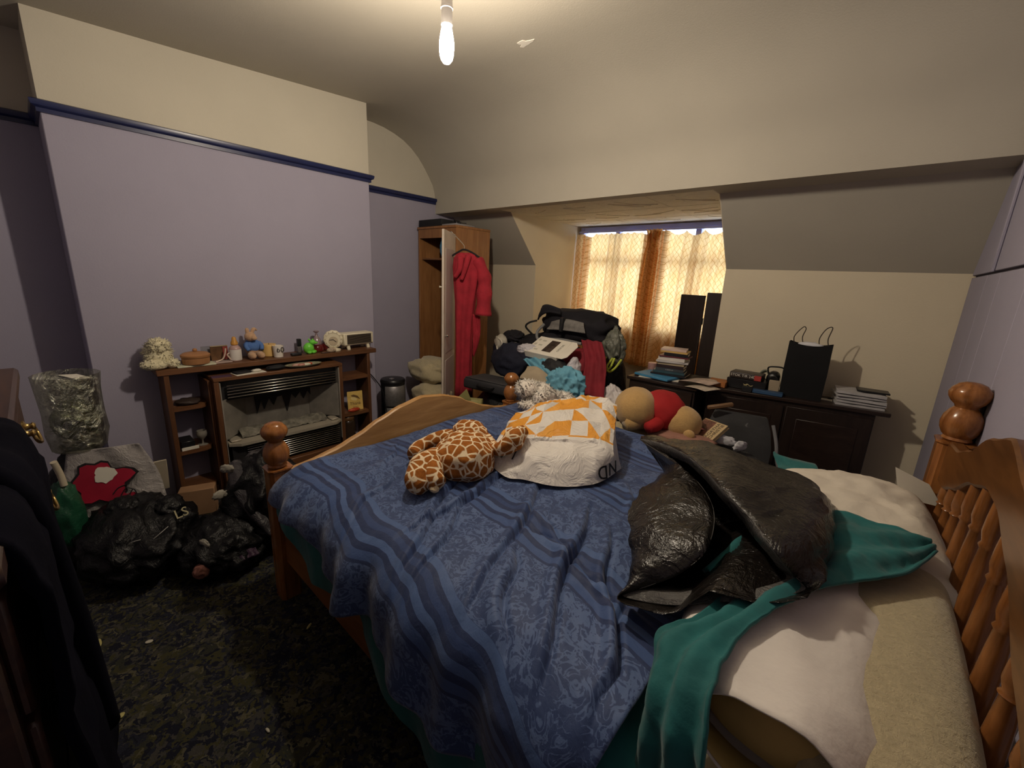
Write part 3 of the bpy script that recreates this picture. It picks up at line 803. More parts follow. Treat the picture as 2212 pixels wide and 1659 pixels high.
bm = B(); lump(bm, (-2.985, 1.247, ZM+.078), (.020, .022, .018), 5, .06, 2, 3, flat=1); hd = obj('head', bm, m_green, t, 180)
bm = B(); lump(bm, (-2.978, 1.268, ZM+.074), (.010, .014, .008), 6, .03, 2, 2, flat=1); obj('snout', bm, m_green, hd, 180)
for dy in (-.010, .010):
    bm = B(); lump(bm, (-2.99+dy*.6, 1.238+dy, ZM+.096), (.007, .007, .009), 8, .05, 2, 2, flat=1); obj('ear', bm, m_green, hd, 180)
for x, y in ((-2.972, 1.245), (-2.968, 1.215), (-2.99, 1.258)):
    bm = B(); lump(bm, (x, y, ZM+.011), (.016, .016, .012), 4, .05, 2, 2, flat=.85); obj('foot', bm, m_green, t, 180)
m_redgl = M('ruby_glass', (.20, .02, .02), .12, trans=.45, var=.05); m_clear = M('pinkish_glass', (.55, .42, .45), .08, trans=.6, var=.03)
t = thing('scent_decanter', 'pink glass decanter with a flared stopper and red base', 'decanter', (-3.04, 1.30, ZM))
bm = B(); lathe(bm, [(.036, 0), (.044, .006), (.046, .030), (.036, .048), (.030, .052)], (-3.04, 1.30, ZM), 28); obj('base', bm, m_redgl, t)
bm = B(); lathe(bm, [(.030, .0525), (.034, .062), (.028, .085), (.014, .108), (.009, .120), (.011, .124)], (-3.04, 1.30, ZM), 24); obj('neck', bm, m_clear, t)
bm = B(); lathe(bm, [(.008, .1245), (.006, .132), (.018, .142), (.021, .148), (.010, .153), (.002, .153)], (-3.04, 1.30, ZM), 20); obj('stopper', bm, m_clear, t)
bm = B(); lump(bm, (-3.05, 1.365, ZM+.030), (.028, .024, .035), 4, .12, 2, 3, flat=.85); tag(obj('red_ornament', bm, m_redgl, None, 180), 'dark red glass ornament behind the scalloped clock', 'ornament')
m_ivory = M('ivory_plastic', (.72, .66, .50), .45, var=.06)
t = thing('clock', 'ivory round mantel clock with a scalloped rim', 'clock', (-3.0, 1.405, ZM))
cc = Vector((-3.005, 1.405, ZM+.085)); nrm = Vector((.93, -.36, .02)).normalized()
q = Vector((0, 0, 1)).rotation_difference(nrm).to_matrix()
rings = []
for r, h in ((.050, -.012), (.060, -.010), (.064, -.004), (.064, .004), (.060, .010), (.048, .012), (.046, .008)):
    ring = []
    for i in range(72):
        a = 2*math.pi*i/72; rr = r*(1+(.055*abs(math.sin(6*a)) if r > .055 else 0))
        ring.append(cc+q @ Vector((rr*math.cos(a), rr*math.sin(a), h)))
    rings.append(ring)
bm = B(); loft(bm, rings); obj('case', bm, m_ivory, t, 50)
bm = B(); lathe(bm, [(.030, 0), (.032, .001), (.001, .0015)], cc+nrm*.0125+Vector((0, 0, -.012)), 32, nrm); obj('dial', bm, M('cream_dial', (.50, .42, .30), .4), t)
side = nrm.cross(Vector((0, 0, 1))).normalized()*-1
for k in range(12):
    a = 2*math.pi*k/12
    bm = B(); lathe(bm, [(.0035, 0), (.0035, .0015), (.001, .002)], cc+nrm*.0105+side*.055*math.sin(a)+Vector((0, 0, .055*math.cos(a))), 8, nrm); obj('hour_mark', bm, M('tan_mark', (.30, .22, .12), .5), t)
hc = cc+nrm*.0148+Vector((0, 0, -.002))
for dv in (side*-.028+Vector((0, 0, -.004)), side*.020+Vector((0, 0, -.018))):
    bm = B(); tube(bm, [hc, hc+dv], .0022, 6, 2); obj('hand', bm, m_black, t)
bm = B(); lathe(bm, [(.046, 0), (.048, .003), (.047, .012), (.030, .018), (.020, .022)], (-3.0, 1.405, ZM), 28); obj('foot', bm, m_ivory, t)
t = thing('shell_dish', 'small patterned shell shaped dish in front of the clock', 'dish', (-2.95, 1.365, ZM))
bm = B(); lump(bm, (-2.955, 1.365, ZM+.015), (.020, .034, .018), 6, .12, 4, 3, True, .8); obj('shell', bm, M('mottled_shell', (.42, .33, .24), .4, var=.5, scale=60), t, 180)
bm = B(); box(bm, (-2.955, 1.285, ZM), (-2.93, 1.345, ZM+.008), .003); tag(obj('penknife', bm, M('dark_brown_plastic', (.07, .04, .03), .4), None), 'dark brown stick lying at the edge of the mantelshelf', 'penknife')
# fan heater on the mantelshelf
t = thing('fan_heater', 'cream box fan heater with a dark louvred grille on legs', 'heater', (-3.02, 1.60, ZM))
HM = place((-3.025, 1.59, ZM), math.radians(6))
bm = B(); box(bm, (-.052, -.125, .032), (.046, .130, .122), .006, HM); obj('casing', bm, m_ivory, t)
bm = B(); box(bm, (.0465, -.100, .042), (.0485, .118, .112), 0, HM); obj('grille_recess', bm, m_black, t)
sl = None
for i in range(9):
    bm = B(); box(bm, (.049, -.100, .0445+i*.0078), (.053, .118, .0462+i*.0078), 0, HM); obj('louvre', bm, M('brown_louvre', (.17, .13, .09), .5), t, 0)
bm = B(); box(bm, (.0490, .106, .043), (.0545, .118, .111), .001, HM); obj('end_plate', bm, m_ivory, t)
for y in (-.085, .085):
    bm = B(); prism(bm, [(-.035, .034), (.035, .034), (.044, 0), (.034, 0), (.026, .020), (-.026, .020), (-.034, 0), (-.044, 0)], 'Y', y-.011, y+.011)
    bmesh.ops.transform(bm, matrix=HM, verts=bm.verts); obj('foot', bm, m_ivory, t, 20)
# things on the top of the fire
ZT = .7665
bm = B(); box(bm, (-.05, -.075, 0), (.05, .095, .002), 0, place((-2.905, .80, ZT), .1)); tag(obj('envelope', bm, m_paper, None, 0), 'white envelope lying on top of the gas fire case', 'envelope')
bm = B(); lump(bm, (-2.905, .855, ZT+.0095), (.018, .026, .0085), 3, .2, 3, 3, True, .85); tag(obj('crumpled_tissue', bm, m_paper, None, 180), 'crumpled white tissue on the envelope', 'tissue')
bm = B(); box(bm, (-.03, -.045, 0), (.03, .045, .012), .004, place((-2.91, .775, ZT+.0025), .2)); tag(obj('wallet', bm, m_black, None), 'black wallet lying on the envelope under the mantelshelf', 'wallet')
bm = B(); lump(bm, (-2.895, .965, ZT+.0145), (.03, .055, .016), 3, .25, 3, 3, True, .85); tag(obj('black_glove', bm, m_black, None, 180), 'crumpled black glove beside the plate', 'glove')
bm = B(); box(bm, (-.03, -.05, 0), (.03, .05, .003), 0, place((-2.89, .66, ZT), -.1)); tag(obj('leaflet', bm, M('dark_purple_card', (.08, .04, .07), .5), None, 0), 'dark purple leaflet on the fire case corner', 'leaflet')
t = thing('plate', 'oval patterned plate holding sweet wrappers above the fire', 'plate', (-2.885, 1.135, ZT))
bm = B(); rings = []
for r, h in ((.35, 0), (.7, .004), (1.0, .016), (1.02, .019), (.98, .019), (.68, .008), (.33, .0045)):
    rings.append([(-2.888+.055*r*math.cos(2*math.pi*i/40), 1.135+.118*r*math.sin(2*math.pi*i/40), ZT+h) for i in range(40)])
loft(bm, rings); obj('dish', bm, M('patterned_china', (.30, .29, .20), .25, var=.5, scale=45), t, 60)
for k, (y, col, nm) in enumerate(((1.09, (.50, .30, .25), 'pink'), (1.15, (.66, .64, .50), 'pale'), (1.165, (.50, .06, .03), 'red'), (1.12, (.45, .2, .16), 'dull pink'))):
    bm = B(); lump(bm, (-2.885+.012*(k % 2), y, ZT+.0165), (.013, .026, .009), k+3, .3, 3, 3, True, .8)
    tag(obj('sweet_wrapper', bm, M('wrapper_'+nm.replace(' ', '_'), col, .3), None, 180), nm+' sweet wrapper lying in the oval plate', 'wrapper')
# things on the surround's open shelves
bm = B(); lump(bm, (-2.99, .50, .605+.014), (.05, .055, .018), 5, .4, 3, 3, True, .75); tag(obj('dark_toy', bm, M('dark_brown_rubber', (.035, .022, .018), .6), None, 180), 'small dark brown crumpled thing on the upper corner shelf', 'oddment')
bm = B(); box(bm, (-3.06, .435, .3352), (-2.945, .50, .388), .003); tag(obj('black_case', bm, m_black_gl, None), 'black box on the corner shelf beside the glass', 'box')
bm = B(); box(bm, (-2.944, .432, .3352), (-2.937, .515, .354), .001); tag(obj('white_card', bm, m_paper, None), 'white card edge leaning against the black box', 'card')
t = thing('wine_glass', 'small stemmed glass lying among things on the corner shelf', 'glass', (-3.0, .55, .335))
bm = B(); lathe(bm, [(.026, 0), (.027, .002), (.006, .006), (.004, .030), (.012, .040), (.026, .058), (.028, .075), (.025, .092), (.0235, .092), (.026, .075), (.024, .059), (.003, .042)], (-2.985, .545, .3352), 24); obj('bowl', bm, M('cloudy_glass', (.45, .42, .36), .15, trans=.5), t, 60)
bm = B(); box(bm, (-.012, -.062, 0), (.012, .052, .002), 0, place((-2.99, 1.50, .632+.0005))); bm.free()
# greeting card with printed words
t = thing('thank_you_card', 'yellow thank you card with a bird picture on a shelf of the surround', 'card', (-2.99, 1.54, .345))
CM = place((-2.985, 1.545, .3455), math.radians(78), math.radians(84))
bm = B(); box(bm, (-.058, 0, -.001), (.058, .150, .001), 0, CM); obj('card', bm, M('yellow_card', (.66, .46, .13), .7, var=.15, scale=25), t, 0)
for body, y, s in (('Thank', .052, .034), ('you', .024, .026)):
    bm = text_bm(body, s, CM @ Matrix.Translation((0, y, .0012)), .0002); obj('lettering', bm, M('brown_ink', (.12, .06, .02), .7), t, 0)
bm = B(); prism(bm, [(-.032, .118), (-.01, .124), (.02, .112), (.04, .082), (.03, .086), (.005, .10), (-.02, .108)], 'Z', .0012, .0016); bmesh.ops.transform(bm, matrix=CM, verts=bm.verts); obj('printed_bird', bm, M('brown_ink2', (.16, .09, .03), .7), t, 0)
bm = B(); prism(bm, [(-.03, .105), (.0, .102), (.015, .085), (.008, .075), (-.02, .08), (-.034, .092)], 'Z', .0012, .0016); bmesh.ops.transform(bm, matrix=CM, verts=bm.verts); obj('printed_wing', bm, M('pale_ink', (.75, .62, .28), .7), t, 0)
bm = B(); lump(bm, (-2.955, 1.515, .3455+.014), (.018, .048, .016), 5, .15, 3, 3, flat=.85); tag(obj('red_toy_car', bm, M('red_orange_plastic', (.42, .05, .02), .35), None, 180), 'red plastic oddment at the foot of the yellow card', 'oddment')
t = thing('dark_jar', 'dark brown round jar below the yellow thank you card', 'jar', (-2.975, 1.47, .06))
bm = B(); lathe(bm, [(.05, 0), (.056, .006), (.056, .20), (.050, .215), (.046, .22)], (-2.99, 1.475, .0605), 28); obj('body', bm, M('dark_brown_glass', (.035, .022, .015), .2), t)
bm = B(); lathe(bm, [(.050, .2205), (.052, .224), (.052, .245), (.048, .25)], (-2.99, 1.475, .0605), 28); obj('lid', bm, M('brown_lid', (.12, .06, .025), .35), t)
bm = B(); box(bm, (-2.96, 1.55, .0605), (-2.935, 1.615, .17), .002); tag(obj('white_box', bm, m_paper, None), 'small white box below the yellow thank you card', 'box')

# ------------------------------------------------------------------ wardrobe in the alcove
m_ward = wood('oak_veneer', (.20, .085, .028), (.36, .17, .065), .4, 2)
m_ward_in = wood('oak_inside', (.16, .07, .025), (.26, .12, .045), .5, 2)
wx0, wx1, wy0, wy1, wz = -3.43, -2.886, 2.476, 2.890, 1.835
wd = thing('wardrobe', 'narrow oak wardrobe standing open in the alcove by the chimney breast', 'wardrobe', ((wx0+wx1)/2, (wy0+wy1)/2, 0))
bm = B(); box(bm, (wx0, wy0+.003, .0), (wx0+.018, wy1, wz-.02), .001); obj('side_panel', bm, m_ward, wd)
bm = B(); box(bm, (wx1-.018, wy0+.003, .0), (wx1, wy1, wz-.02), .001); obj('side_panel', bm, m_ward, wd)
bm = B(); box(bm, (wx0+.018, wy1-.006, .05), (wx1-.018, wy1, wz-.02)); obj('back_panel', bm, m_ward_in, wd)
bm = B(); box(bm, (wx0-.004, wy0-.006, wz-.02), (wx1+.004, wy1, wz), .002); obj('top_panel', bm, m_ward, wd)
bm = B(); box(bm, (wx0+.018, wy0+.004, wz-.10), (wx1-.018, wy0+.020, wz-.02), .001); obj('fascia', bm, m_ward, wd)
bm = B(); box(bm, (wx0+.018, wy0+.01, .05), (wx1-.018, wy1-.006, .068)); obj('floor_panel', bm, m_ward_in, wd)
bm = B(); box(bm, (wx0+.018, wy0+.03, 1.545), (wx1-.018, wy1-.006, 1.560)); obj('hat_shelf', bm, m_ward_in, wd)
bm = B(); tube(bm, [(wx0+.25, 2.60, 1.545), (wx0+.25, 2.60, 1.50), (wx0+.27, 2.58, 1.475), (wx0+.31, 2.57, 1.485)], .008, 8); obj('hook', bm, m_white_gloss, wd, 60)
# open door, pale painted, swung towards the bed
hx, hy, dx, dy = wx1-.006, wy0-.010, -2.640, 2.135
dl = math.hypot(dx-hx, dy-hy); da = math.atan2(dy-hy, dx-hx)
DM = place((hx, hy, 0), da)
bm = B(); box(bm, (0, -.009, .06), (dl, .009, 1.755), .002, DM); dr = obj('door', bm, M('pale_door_paint', (.58, .50, .42), .6, var=.12), wd)
for z0, z1 in ((.12, .72), (.78, 1.62)):
    bm = B(); box(bm, (.05, .0092, z0), (dl-.05, .0125, z1), .002, DM); obj('door_panel', bm, M('pale_mirror_panel', (.50, .45, .42), .35, var=.08), dr)
bm = B(); lathe(bm, [(.006, 0), (.006, .012), (.013, .018), (.013, .028), (.004, .032)], DM @ Vector((dl-.035, .0095, .93)), 16, DM.to_3x3() @ Vector((0, 1, 0))); obj('knob', bm, m_chrome, dr)
bm = B(); lathe(bm, [(.005, 0), (.005, .012), (.010, .020), (.003, .025)], DM @ Vector((dl-.02, -.0095, 1.32)), 12, DM.to_3x3() @ Vector((0, -1, 0))); obj('catch', bm, m_ivory, dr)
# red robe on a hanger hooked over the door
m_robe = M('red_towelling', (.36, .020, .035), .92, var=.2, scale=14, bmp=.5, bscale=60, bdist=.006)
rc = DM @ Vector((.10, .085, 0)); rx, ry = rc.x+.06, rc.y+.0
robe = thing('dressing_gown', 'long red towelling robe on a hanger over the wardrobe door', 'robe', (rx, ry, .30))
hg = thing('coat_hanger', 'black hanger hooked over the pale wardrobe door', 'hanger', (rx-.03, ry-.03, 1.60))
hk = DM @ Vector((.14, 0, 1.757))
bm = B(); tube(bm, [hk+Vector((-.006, -.012, -.02)), hk+Vector((0, 0, .006)), hk+Vector((.012, .014, -.01)), (rx-.02, ry-.02, 1.665), (rx-.015, ry-.015, 1.63)], .0035, 8); obj('hook', bm, m_chrome, hg)
bm = B(); tube(bm, [(rx-.10, ry-.085, 1.565), (rx-.05, ry-.045, 1.605), (rx-.015, ry-.015, 1.625), (rx+.03, ry+.03, 1.605), (rx+.085, ry+.085, 1.560)], .008, 8); obj('shoulder_bar', bm, m_black_gl, hg)
ax = Vector((.72, .69, 0)); nx = Vector((.69, -.72, 0))
def ell(c, a, b, z, seed, n=40, amp=.10, k=7):
    out = []
    for i in range(n):
        t = 2*math.pi*i/n
        w = 1+amp*math.sin(k*t+seed+z*2.0)+.05*noise.noise(Vector((math.cos(t)*2, math.sin(t)*2, z*4+seed)))
        out.append(Vector((c[0], c[1], 0))+ax*(a*w*math.cos(t))+nx*(b*w*math.sin(t))+Vector((0, 0, z)))
    return out
rings = []
for z, a, b, sx in ((1.600, .045, .030, -.01), (1.585, .075, .045, -.005), (1.55, .100, .055, 0), (1.48, .108, .060, 0), (1.36, .100, .062, 0), (1.20, .085, .060, -.005), (1.05, .075, .058, -.01), (.90, .070, .056, -.012), (.74, .070, .056, -.012), (.60, .070, .058, -.012), (.46, .072, .060, -.01), (.34, .076, .062, -.01)):
    rings.append(ell((rx+ax.x*sx, ry+ax.y*sx), a, b, z, 1))
bm = B(); loft(bm, rings); obj('body', bm, m_robe, robe, 180)
bm = B(); tube(bm, [(rx+ax.x*.085, ry+ax.y*.085, 1.55), (rx+ax.x*.135+.02, ry+ax.y*.135, 1.42), (rx+ax.x*.15+.03, ry+ax.y*.15-.02, 1.28), (rx+ax.x*.13+.05, ry+ax.y*.13-.02, 1.09)], lambda q: .050+.018*q+.006*math.sin(q*21), 18); obj('sleeve', bm, m_robe, robe, 100)
bm = B(); tube(bm, [(rx-ax.x*.05+.045, ry-ax.y*.05-.035, 1.555), (rx-ax.x*.05+.06, ry-ax.y*.05-.06, 1.47), (rx-ax.x*.085+.05, ry-ax.y*.085-.055, 1.40)], lambda q: .030-.012*q, 12); obj('collar', bm, m_robe, robe, 100)
bm = B(); tube(bm, [(rx+ax.x*.02+.045, ry+ax.y*.02-.045, 1.575), (rx+ax.x*.00+.06, ry-.065, 1.48), (rx-ax.x*.03+.055, ry-ax.y*.03-.062, 1.38)], lambda q: .026-.010*q, 12); obj('collar', bm, m_robe, robe, 100)
bm = strip([(rx+.07, ry+.02, 1.10), (rx+.075, ry+.02, .92), (rx+.07, ry+.03, .74)], [(rx+.13, ry+.05, 1.08), (rx+.12, ry+.06, .90), (rx+.07, ry+.045, .72)], 20, 8, .006, 1.5, 2); obj('tail', bm, m_robe, robe, 180, solid=.008)
# on top of and inside the wardrobe
bm = B(); box(bm, (wx0+.01, wy0+.0, wz), (wx0+.34, wy0+.24, wz+.062), .008, seg=2); tag(obj('black_case', bm, m_black, None), 'flat black case lying on top of the oak wardrobe', 'case')
bm = B(); box(bm, (wx0+.345, wy0+.005, wz), (wx1-.01, wy0+.23, wz+.014), .004); tag(obj('grey_folder', bm, M('grey_card2', (.26, .25, .26), .7), None), 'flat grey folder on the wardrobe top beside the black case', 'folder')
bm = B(); pts = []
rr = random.Random(5)
for i in range(16): pts.append((wx0+.38+.015*i*.5+rr.uniform(-.015, .03)+.0, wy0+.05+rr.uniform(0, .10), wz+.0195+abs(math.sin(i*1.3))*.045*(1-i/20)))
tube(bm, pts, .004, 6, 4); tag(obj('cable', bm, m_black_gl, None), 'tangled black cable lying on the grey folder', 'cable')
bm = B(); lump(bm, (wx0+.26, wy0+.13, 1.5605+.10), (.055, .06, .11), 4, .15, 2.5, 4, True, .9); tag(obj('blue_bag', bm, plastic_film('blue_film', (.05, .20, .34), .4), None, 180), 'blue plastic bag on the hat shelf inside the wardrobe', 'bag')
# cylindrical black and silver bin beside the surround
t = thing('bin', 'black and silver cylindrical bin standing by the chimney breast', 'bin', (-3.17, 1.99, 0))
bc = (-3.17, 2.0, 0); R0 = .105
bm = B(); lathe(bm, [(R0*.96, 0), (R0, .006), (R0, .46), (R0*.98, .462)], bc, 40); obj('body', bm, m_black_gl, t)
bm = B(); lathe(bm, [(R0*1.01, .462), (R0*1.04, .468), (R0*1.04, .482), (R0*.95, .496), (R0*.6, .503), (.002, .505)], bc, 40); ld = obj('lid', bm, m_black_gl, t)
bm = B(); lathe(bm, [(.022, 0), (.022, .003), (.018, .006), (.001, .007)], (bc[0]+.03, bc[1]-.03, .502), 20); obj('button', bm, m_chrome, ld)
m_mesh = M('silver_mesh', (.34, .33, .33), .4, .7, var=.15, scale=40)
for z0, z1 in ((.265, .445), (.06, .25)):
    bm = B(); a0 = math.radians(-70); rings = []
    for k in range(29):
        a = a0+math.radians(120)*k/28
        rings.append([(bc[0]+r*math.cos(a), bc[1]+r*math.sin(a), z) for r, z in ((R0+.0005, z0), (R0+.004, z0+.004), (R0+.004, z1-.004), (R0+.0005, z1))])
    loft(bm, rings); obj('side_plate', bm, m_mesh, t, 50)
bm = B(); tube(bm, [(-3.108, 1.72, .62), (-3.10, 1.79, .53), (-3.095, 1.85, .42), (-3.06, 1.87, .20)], .004, 6); tag(obj('power_cord', bm, m_black_gl, None), 'thin dark cord hanging beside the fireplace surround', 'cord')
# cream fleece bundle in front of the wardrobe
m_fleece = fur('cream_fleece', (.46, .39, .245), .12)
for c, r, sd, lb in (((-3.02, 2.30, .56), (.21, .16, .115), 3, 'puffy cream fleece blanket folded on top of the bundle by the wardrobe'),
                     ((-2.90, 2.24, .36), (.20, .14, .105), 5, 'cream fleece cushion under the folded blanket by the wardrobe'),
                     ((-3.06, 2.28, .125), (.21, .15, .145), 8, 'cream bedding roll on the floor by the wardrobe')):
    bm = B(); lump(bm, c, r, sd, .20, 1.7, 4, False, .85, .85, None, (5, .10, 0))
    tag(obj('fleece_bundle', bm, m_fleece, None, 180), lb, 'blanket', 'cream bundles by the wardrobe')

# ------------------------------------------------------------------ curtains
def curtain_mat():
    m, nt, b = _new('orange_lattice_curtain')
    uv = coords(nt, kind='UV')
    sx = nt.nodes.new('ShaderNodeSeparateXYZ'); nt.links.new(uv, sx.inputs[0])
    k = math.pi/.052
    wob = mth(nt, 'MULTIPLY', mth(nt, 'SINE', mth(nt, 'MULTIPLY', sx.outputs['Y'], 1.6*k)), .004)
    xx = mth(nt, 'ADD', sx.outputs['X'], wob)
    a = mth(nt, 'ABSOLUTE', mth(nt, 'SINE', mth(nt, 'MULTIPLY', mth(nt, 'ADD', xx, mth(nt, 'MULTIPLY', sx.outputs['Y'], .8)), k)))
    c = mth(nt, 'ABSOLUTE', mth(nt, 'SINE', mth(nt, 'MULTIPLY', mth(nt, 'SUBTRACT', xx, mth(nt, 'MULTIPLY', sx.outputs['Y'], .8)), k)))
    line = mth(nt, 'MINIMUM', a, c)
    n = nz(nt, uv, 9, 3)
    body = ramp(nt, n.outputs['Fac'], [(.35, (.86, .56, .24)), (.65, (.92, .68, .34))])
    col = mixc(nt, ramp(nt, line, [(.08, (1, 1, 1)), (.22, (0, 0, 0))]), body, (.58, .32, .10))
    di = nt.nodes.new('ShaderNodeBsdfDiffuse'); tl = nt.nodes.new('ShaderNodeBsdfTranslucent')
    nt.links.new(mixc(nt, .6, col, (.60, .24, .05)), di.inputs['Color']); nt.links.new(col, tl.inputs['Color'])
    mx = nt.nodes.new('ShaderNodeMixShader'); mx.inputs[0].default_value = .55
    nt.links.new(di.outputs[0], mx.inputs[1]); nt.links.new(tl.outputs[0], mx.inputs[2])
    nt.links.new(mx.outputs[0], nt.nodes['Material Output'].inputs['Surface'])
    return m
m_curt = curtain_mat()
track = thing('curtain_track', 'pale curtain track fixed above the dormer window', 'curtain track', ((XL+XD)/2, YW-.03, 1.905))
bm = B(); box(bm, (XL+.02, YW-.050, 1.915), (XD-.02, YW-.033, 1.935), .004); obj('track', bm, m_winpaint, track)
def curtain(label, xa, xb, seed, tops, bunch_lo, bunch_hi, xbot):
    """gathered curtain; tops = hook positions along its width where the heading is held up"""
    W = xb-xa
    def f(u, v):
        # fullness gathered at one side
        ub = u+.10*math.sin(2*math.pi*u)*bunch_lo
        x = xa+W*ub + (xbot*v)*(1-abs(2*u-1)*.3)
        sag = 0.03
        for a, b in zip(tops, tops[1:]):
            if a <= u <= b:
                t = (u-a)/(b-a); sag = .15*(b-a)*W*4*t*(1-t)*(1.6 if (b-a) > .12 else 1.0); break
        z = 1.905-sag*(1-v)-v*1.30
        deep = .009+.012*v
        y = YW-.058-deep*(1+math.sin(2*math.pi*u*9+seed+1.3*noise.noise(Vector((u*4, v*1.5, seed)))))
        y -= bunch_hi(u)*.045*(1+math.sin(2*math.pi*u*26+seed))
        y -= .010*noise.noise(Vector((u*7, v*3, seed)))
        return Vector((x, y, z))
    def uvf(u, v): return (u*W*1.25, v*1.3)
    bm = B(); grid(bm, f, 150, 60, uvf)
    return tag(obj('curtain', bm, m_curt, None, 180), label, 'curtain', 'curtains at the dormer window')
xm = -1.76
curtain('orange lattice patterned curtain over the window half next to the wardrobe', XL+.012, xm-.02, 1.0, [0, .05, .09, .24, .30, .38, .46, .54, .62, .70, .78, .86, 1.0], .3, lambda u: 1.0 if .10 < u < .17 or u > .9 else 0, -.02)
curtain('orange lattice patterned curtain over the window half behind the book stack', xm-.005, XD-.012, 2.2, [0, .03, .06, .09, .12, .30, .53, .76, .84, .92, 1.0], .3, lambda u: 1.0 if u < .12 or u > .88 else 0, -.03)
# gathered overlap between the two
bm = B()
def mid(u, v):
    x = xm-.075+.150*u+.0*v-.035*v+.02*math.sin(9*v+3*u)*.3
    z = 1.925-.012*abs(math.sin(u*14))-v*1.32
    y = YW-.105-.022*math.sin(2*math.pi*u*5.2+.6*math.sin(v*3))-.01*math.sin(u*31)
    w = 1-.25*math.sin(math.pi*min(1, v*6)) if v < .16 else 1
    return Vector((xm-.02-.035*v+(x-(xm-.035*v))*w, y, z))
grid(bm, mid, 60, 40, lambda u, v: (u*.5, v*1.2))
tag(obj('curtain', bm, m_curt, None, 180), 'bunched pleats of orange curtain hanging where the two halves meet', 'curtain', 'curtains at the dormer window')

# ------------------------------------------------------------------ folding screen by the window
m_ebony = wood('dark_stained_wood', (.012, .007, .006), (.030, .018, .014), .4, 2)
m_ebony_x = wood('dark_stained_wood_x', (.014, .008, .007), (.036, .021, .016), .35, 0)
scr = thing('folding_screen', 'dark stained two leaf wooden screen standing in the dormer', 'screen', (-1.08, 3.5, 0))
bm = B(); box(bm, (0, -.012, 0), (.205, .012, 1.345), .004, place((-1.275, 3.52, 0), -.22)); obj('leaf', bm, m_ebony, scr)
bm = B(); box(bm, (0, -.012, 0), (.105, .012, 1.37), .004, place((-1.062, 3.475, 0), .25)); obj('leaf', bm, m_ebony, scr)
for z in (.35, 1.12):
    bm = B(); lathe(bm, [(.006, 0), (.006, .05)], (-1.0685, 3.470, z), 10); obj('hinge', bm, m_black_gl, scr)

# ------------------------------------------------------------------ cabinet and desk along the back wall
ZD = .765
cab = thing('bedside_cabinet', 'dark stained low cabinet under the stack of books', 'cabinet', (-1.07, 3.02, 0))
CM_ = place((-1.075, 3.0, 0), math.radians(2))
bm = B(); box(bm, (-.245, -.235, ZD-.022), (.245, .215, ZD), .004, CM_); obj('top', bm, m_ebony_x, cab)
bm = B(); box(bm, (-.23, -.215, 0), (.23, .21, ZD-.022), .003, CM_); obj('body', bm, m_ebony, cab)
for z0, z1 in ((.54, .725), (.33, .52), (.08, .31)):
    bm = B(); box(bm, (-.215, -.229, z0), (.215, -.2155, z1), .003, CM_); d = obj('drawer', bm, m_ebony_x, cab)
    bm = B(); lathe(bm, [(.006, 0), (.006, .01), (.014, .016), (.012, .024), (.002, .026)], CM_ @ Vector((0, -.229, (z0+z1)/2)), 14, (0, -1, 0)); obj('knob', bm, m_black_gl, d)
desk = thing('sideboard', 'long dark wood sideboard against the cream wall', 'sideboard', (-.35, 3.1, 0))
DK = place((-.812, 2.900, 0), math.atan2(.20, .97))
DW = .967; DD = .24
bm = B(); box(bm, (0, 0, ZD-.024), (DW, DD, ZD), .004, DK); obj('top', bm, m_ebony_x, desk)
bm = B(); box(bm, (.02, .02, .05), (DW-.06, DD-.01, ZD-.024), .003, DK); obj('body', bm, m_ebony, desk)
for i in range(2):
    x0 = .035+i*.44
    bm = B(); box(bm, (x0, .006, .10), (x0+.425, .0195, ZD-.05), .003, DK); d = obj('door', bm, m_ebony, desk)
    bm = B(); box(bm, (x0+.06, .0, .17), (x0+.365, .0058, ZD-.12), .003, DK); obj('door_panel', bm, m_ebony_x, d)
for x in (.022, DW-.095):
    for y in (.022, DD-.045):
        bm = B(); box(bm, (x, y, 0), (x+.035, y+.03, .05), .003, DK); obj('foot', bm, m_ebony, desk)

# ------------------------------------------------------------------ books and papers on the cabinet
def book(c, size, rz, cover, label, tilt=0, title=None, name='book', group='books stacked on the dark cabinet', pages=(.66, .58, .42), cat='book', rx=0):
    """lying book: size (width along its spine, depth, thickness)"""
    w, d, h = size; e = .0022
    t = thing(name, label, cat, c, group)
    Mx = place(c, rz, rx, tilt)
    bm = B(); box(bm, (-w/2+.003, -d/2+.002, e), (w/2-.003, d/2-.003, h-e), 0, Mx); obj('pages', bm, M('pages_%d' % int(pages[2]*100), pages, .85, var=.10, scale=90), t, 0)
    bm = B(); box(bm, (-w/2, -d/2, 0), (w/2, d/2, e), 0, Mx); box(bm, (-w/2, -d/2, h-e), (w/2, d/2, h), 0, Mx); box(bm, (-w/2, -d/2-.002, 0), (w/2, -d/2+.001, h), .0006, Mx)
    obj('cover', bm, M('cover_%02d%02d%02d' % tuple(int(x*99) for x in cover), cover, .45, var=.15), t, 0)
    if title:
        bm = text_bm(title[0], title[1], Mx @ Matrix.Translation((0, -d/2-.0026, h/2)) @ Matrix.Rotation(math.pi/2, 4, 'X'), .0003); obj('lettering', bm, M('ink_%d' % int(title[2][0]*100), title[2], .5), t, 0)
    return t
bx, by = -1.085, 2.985
z = ZD+.0005
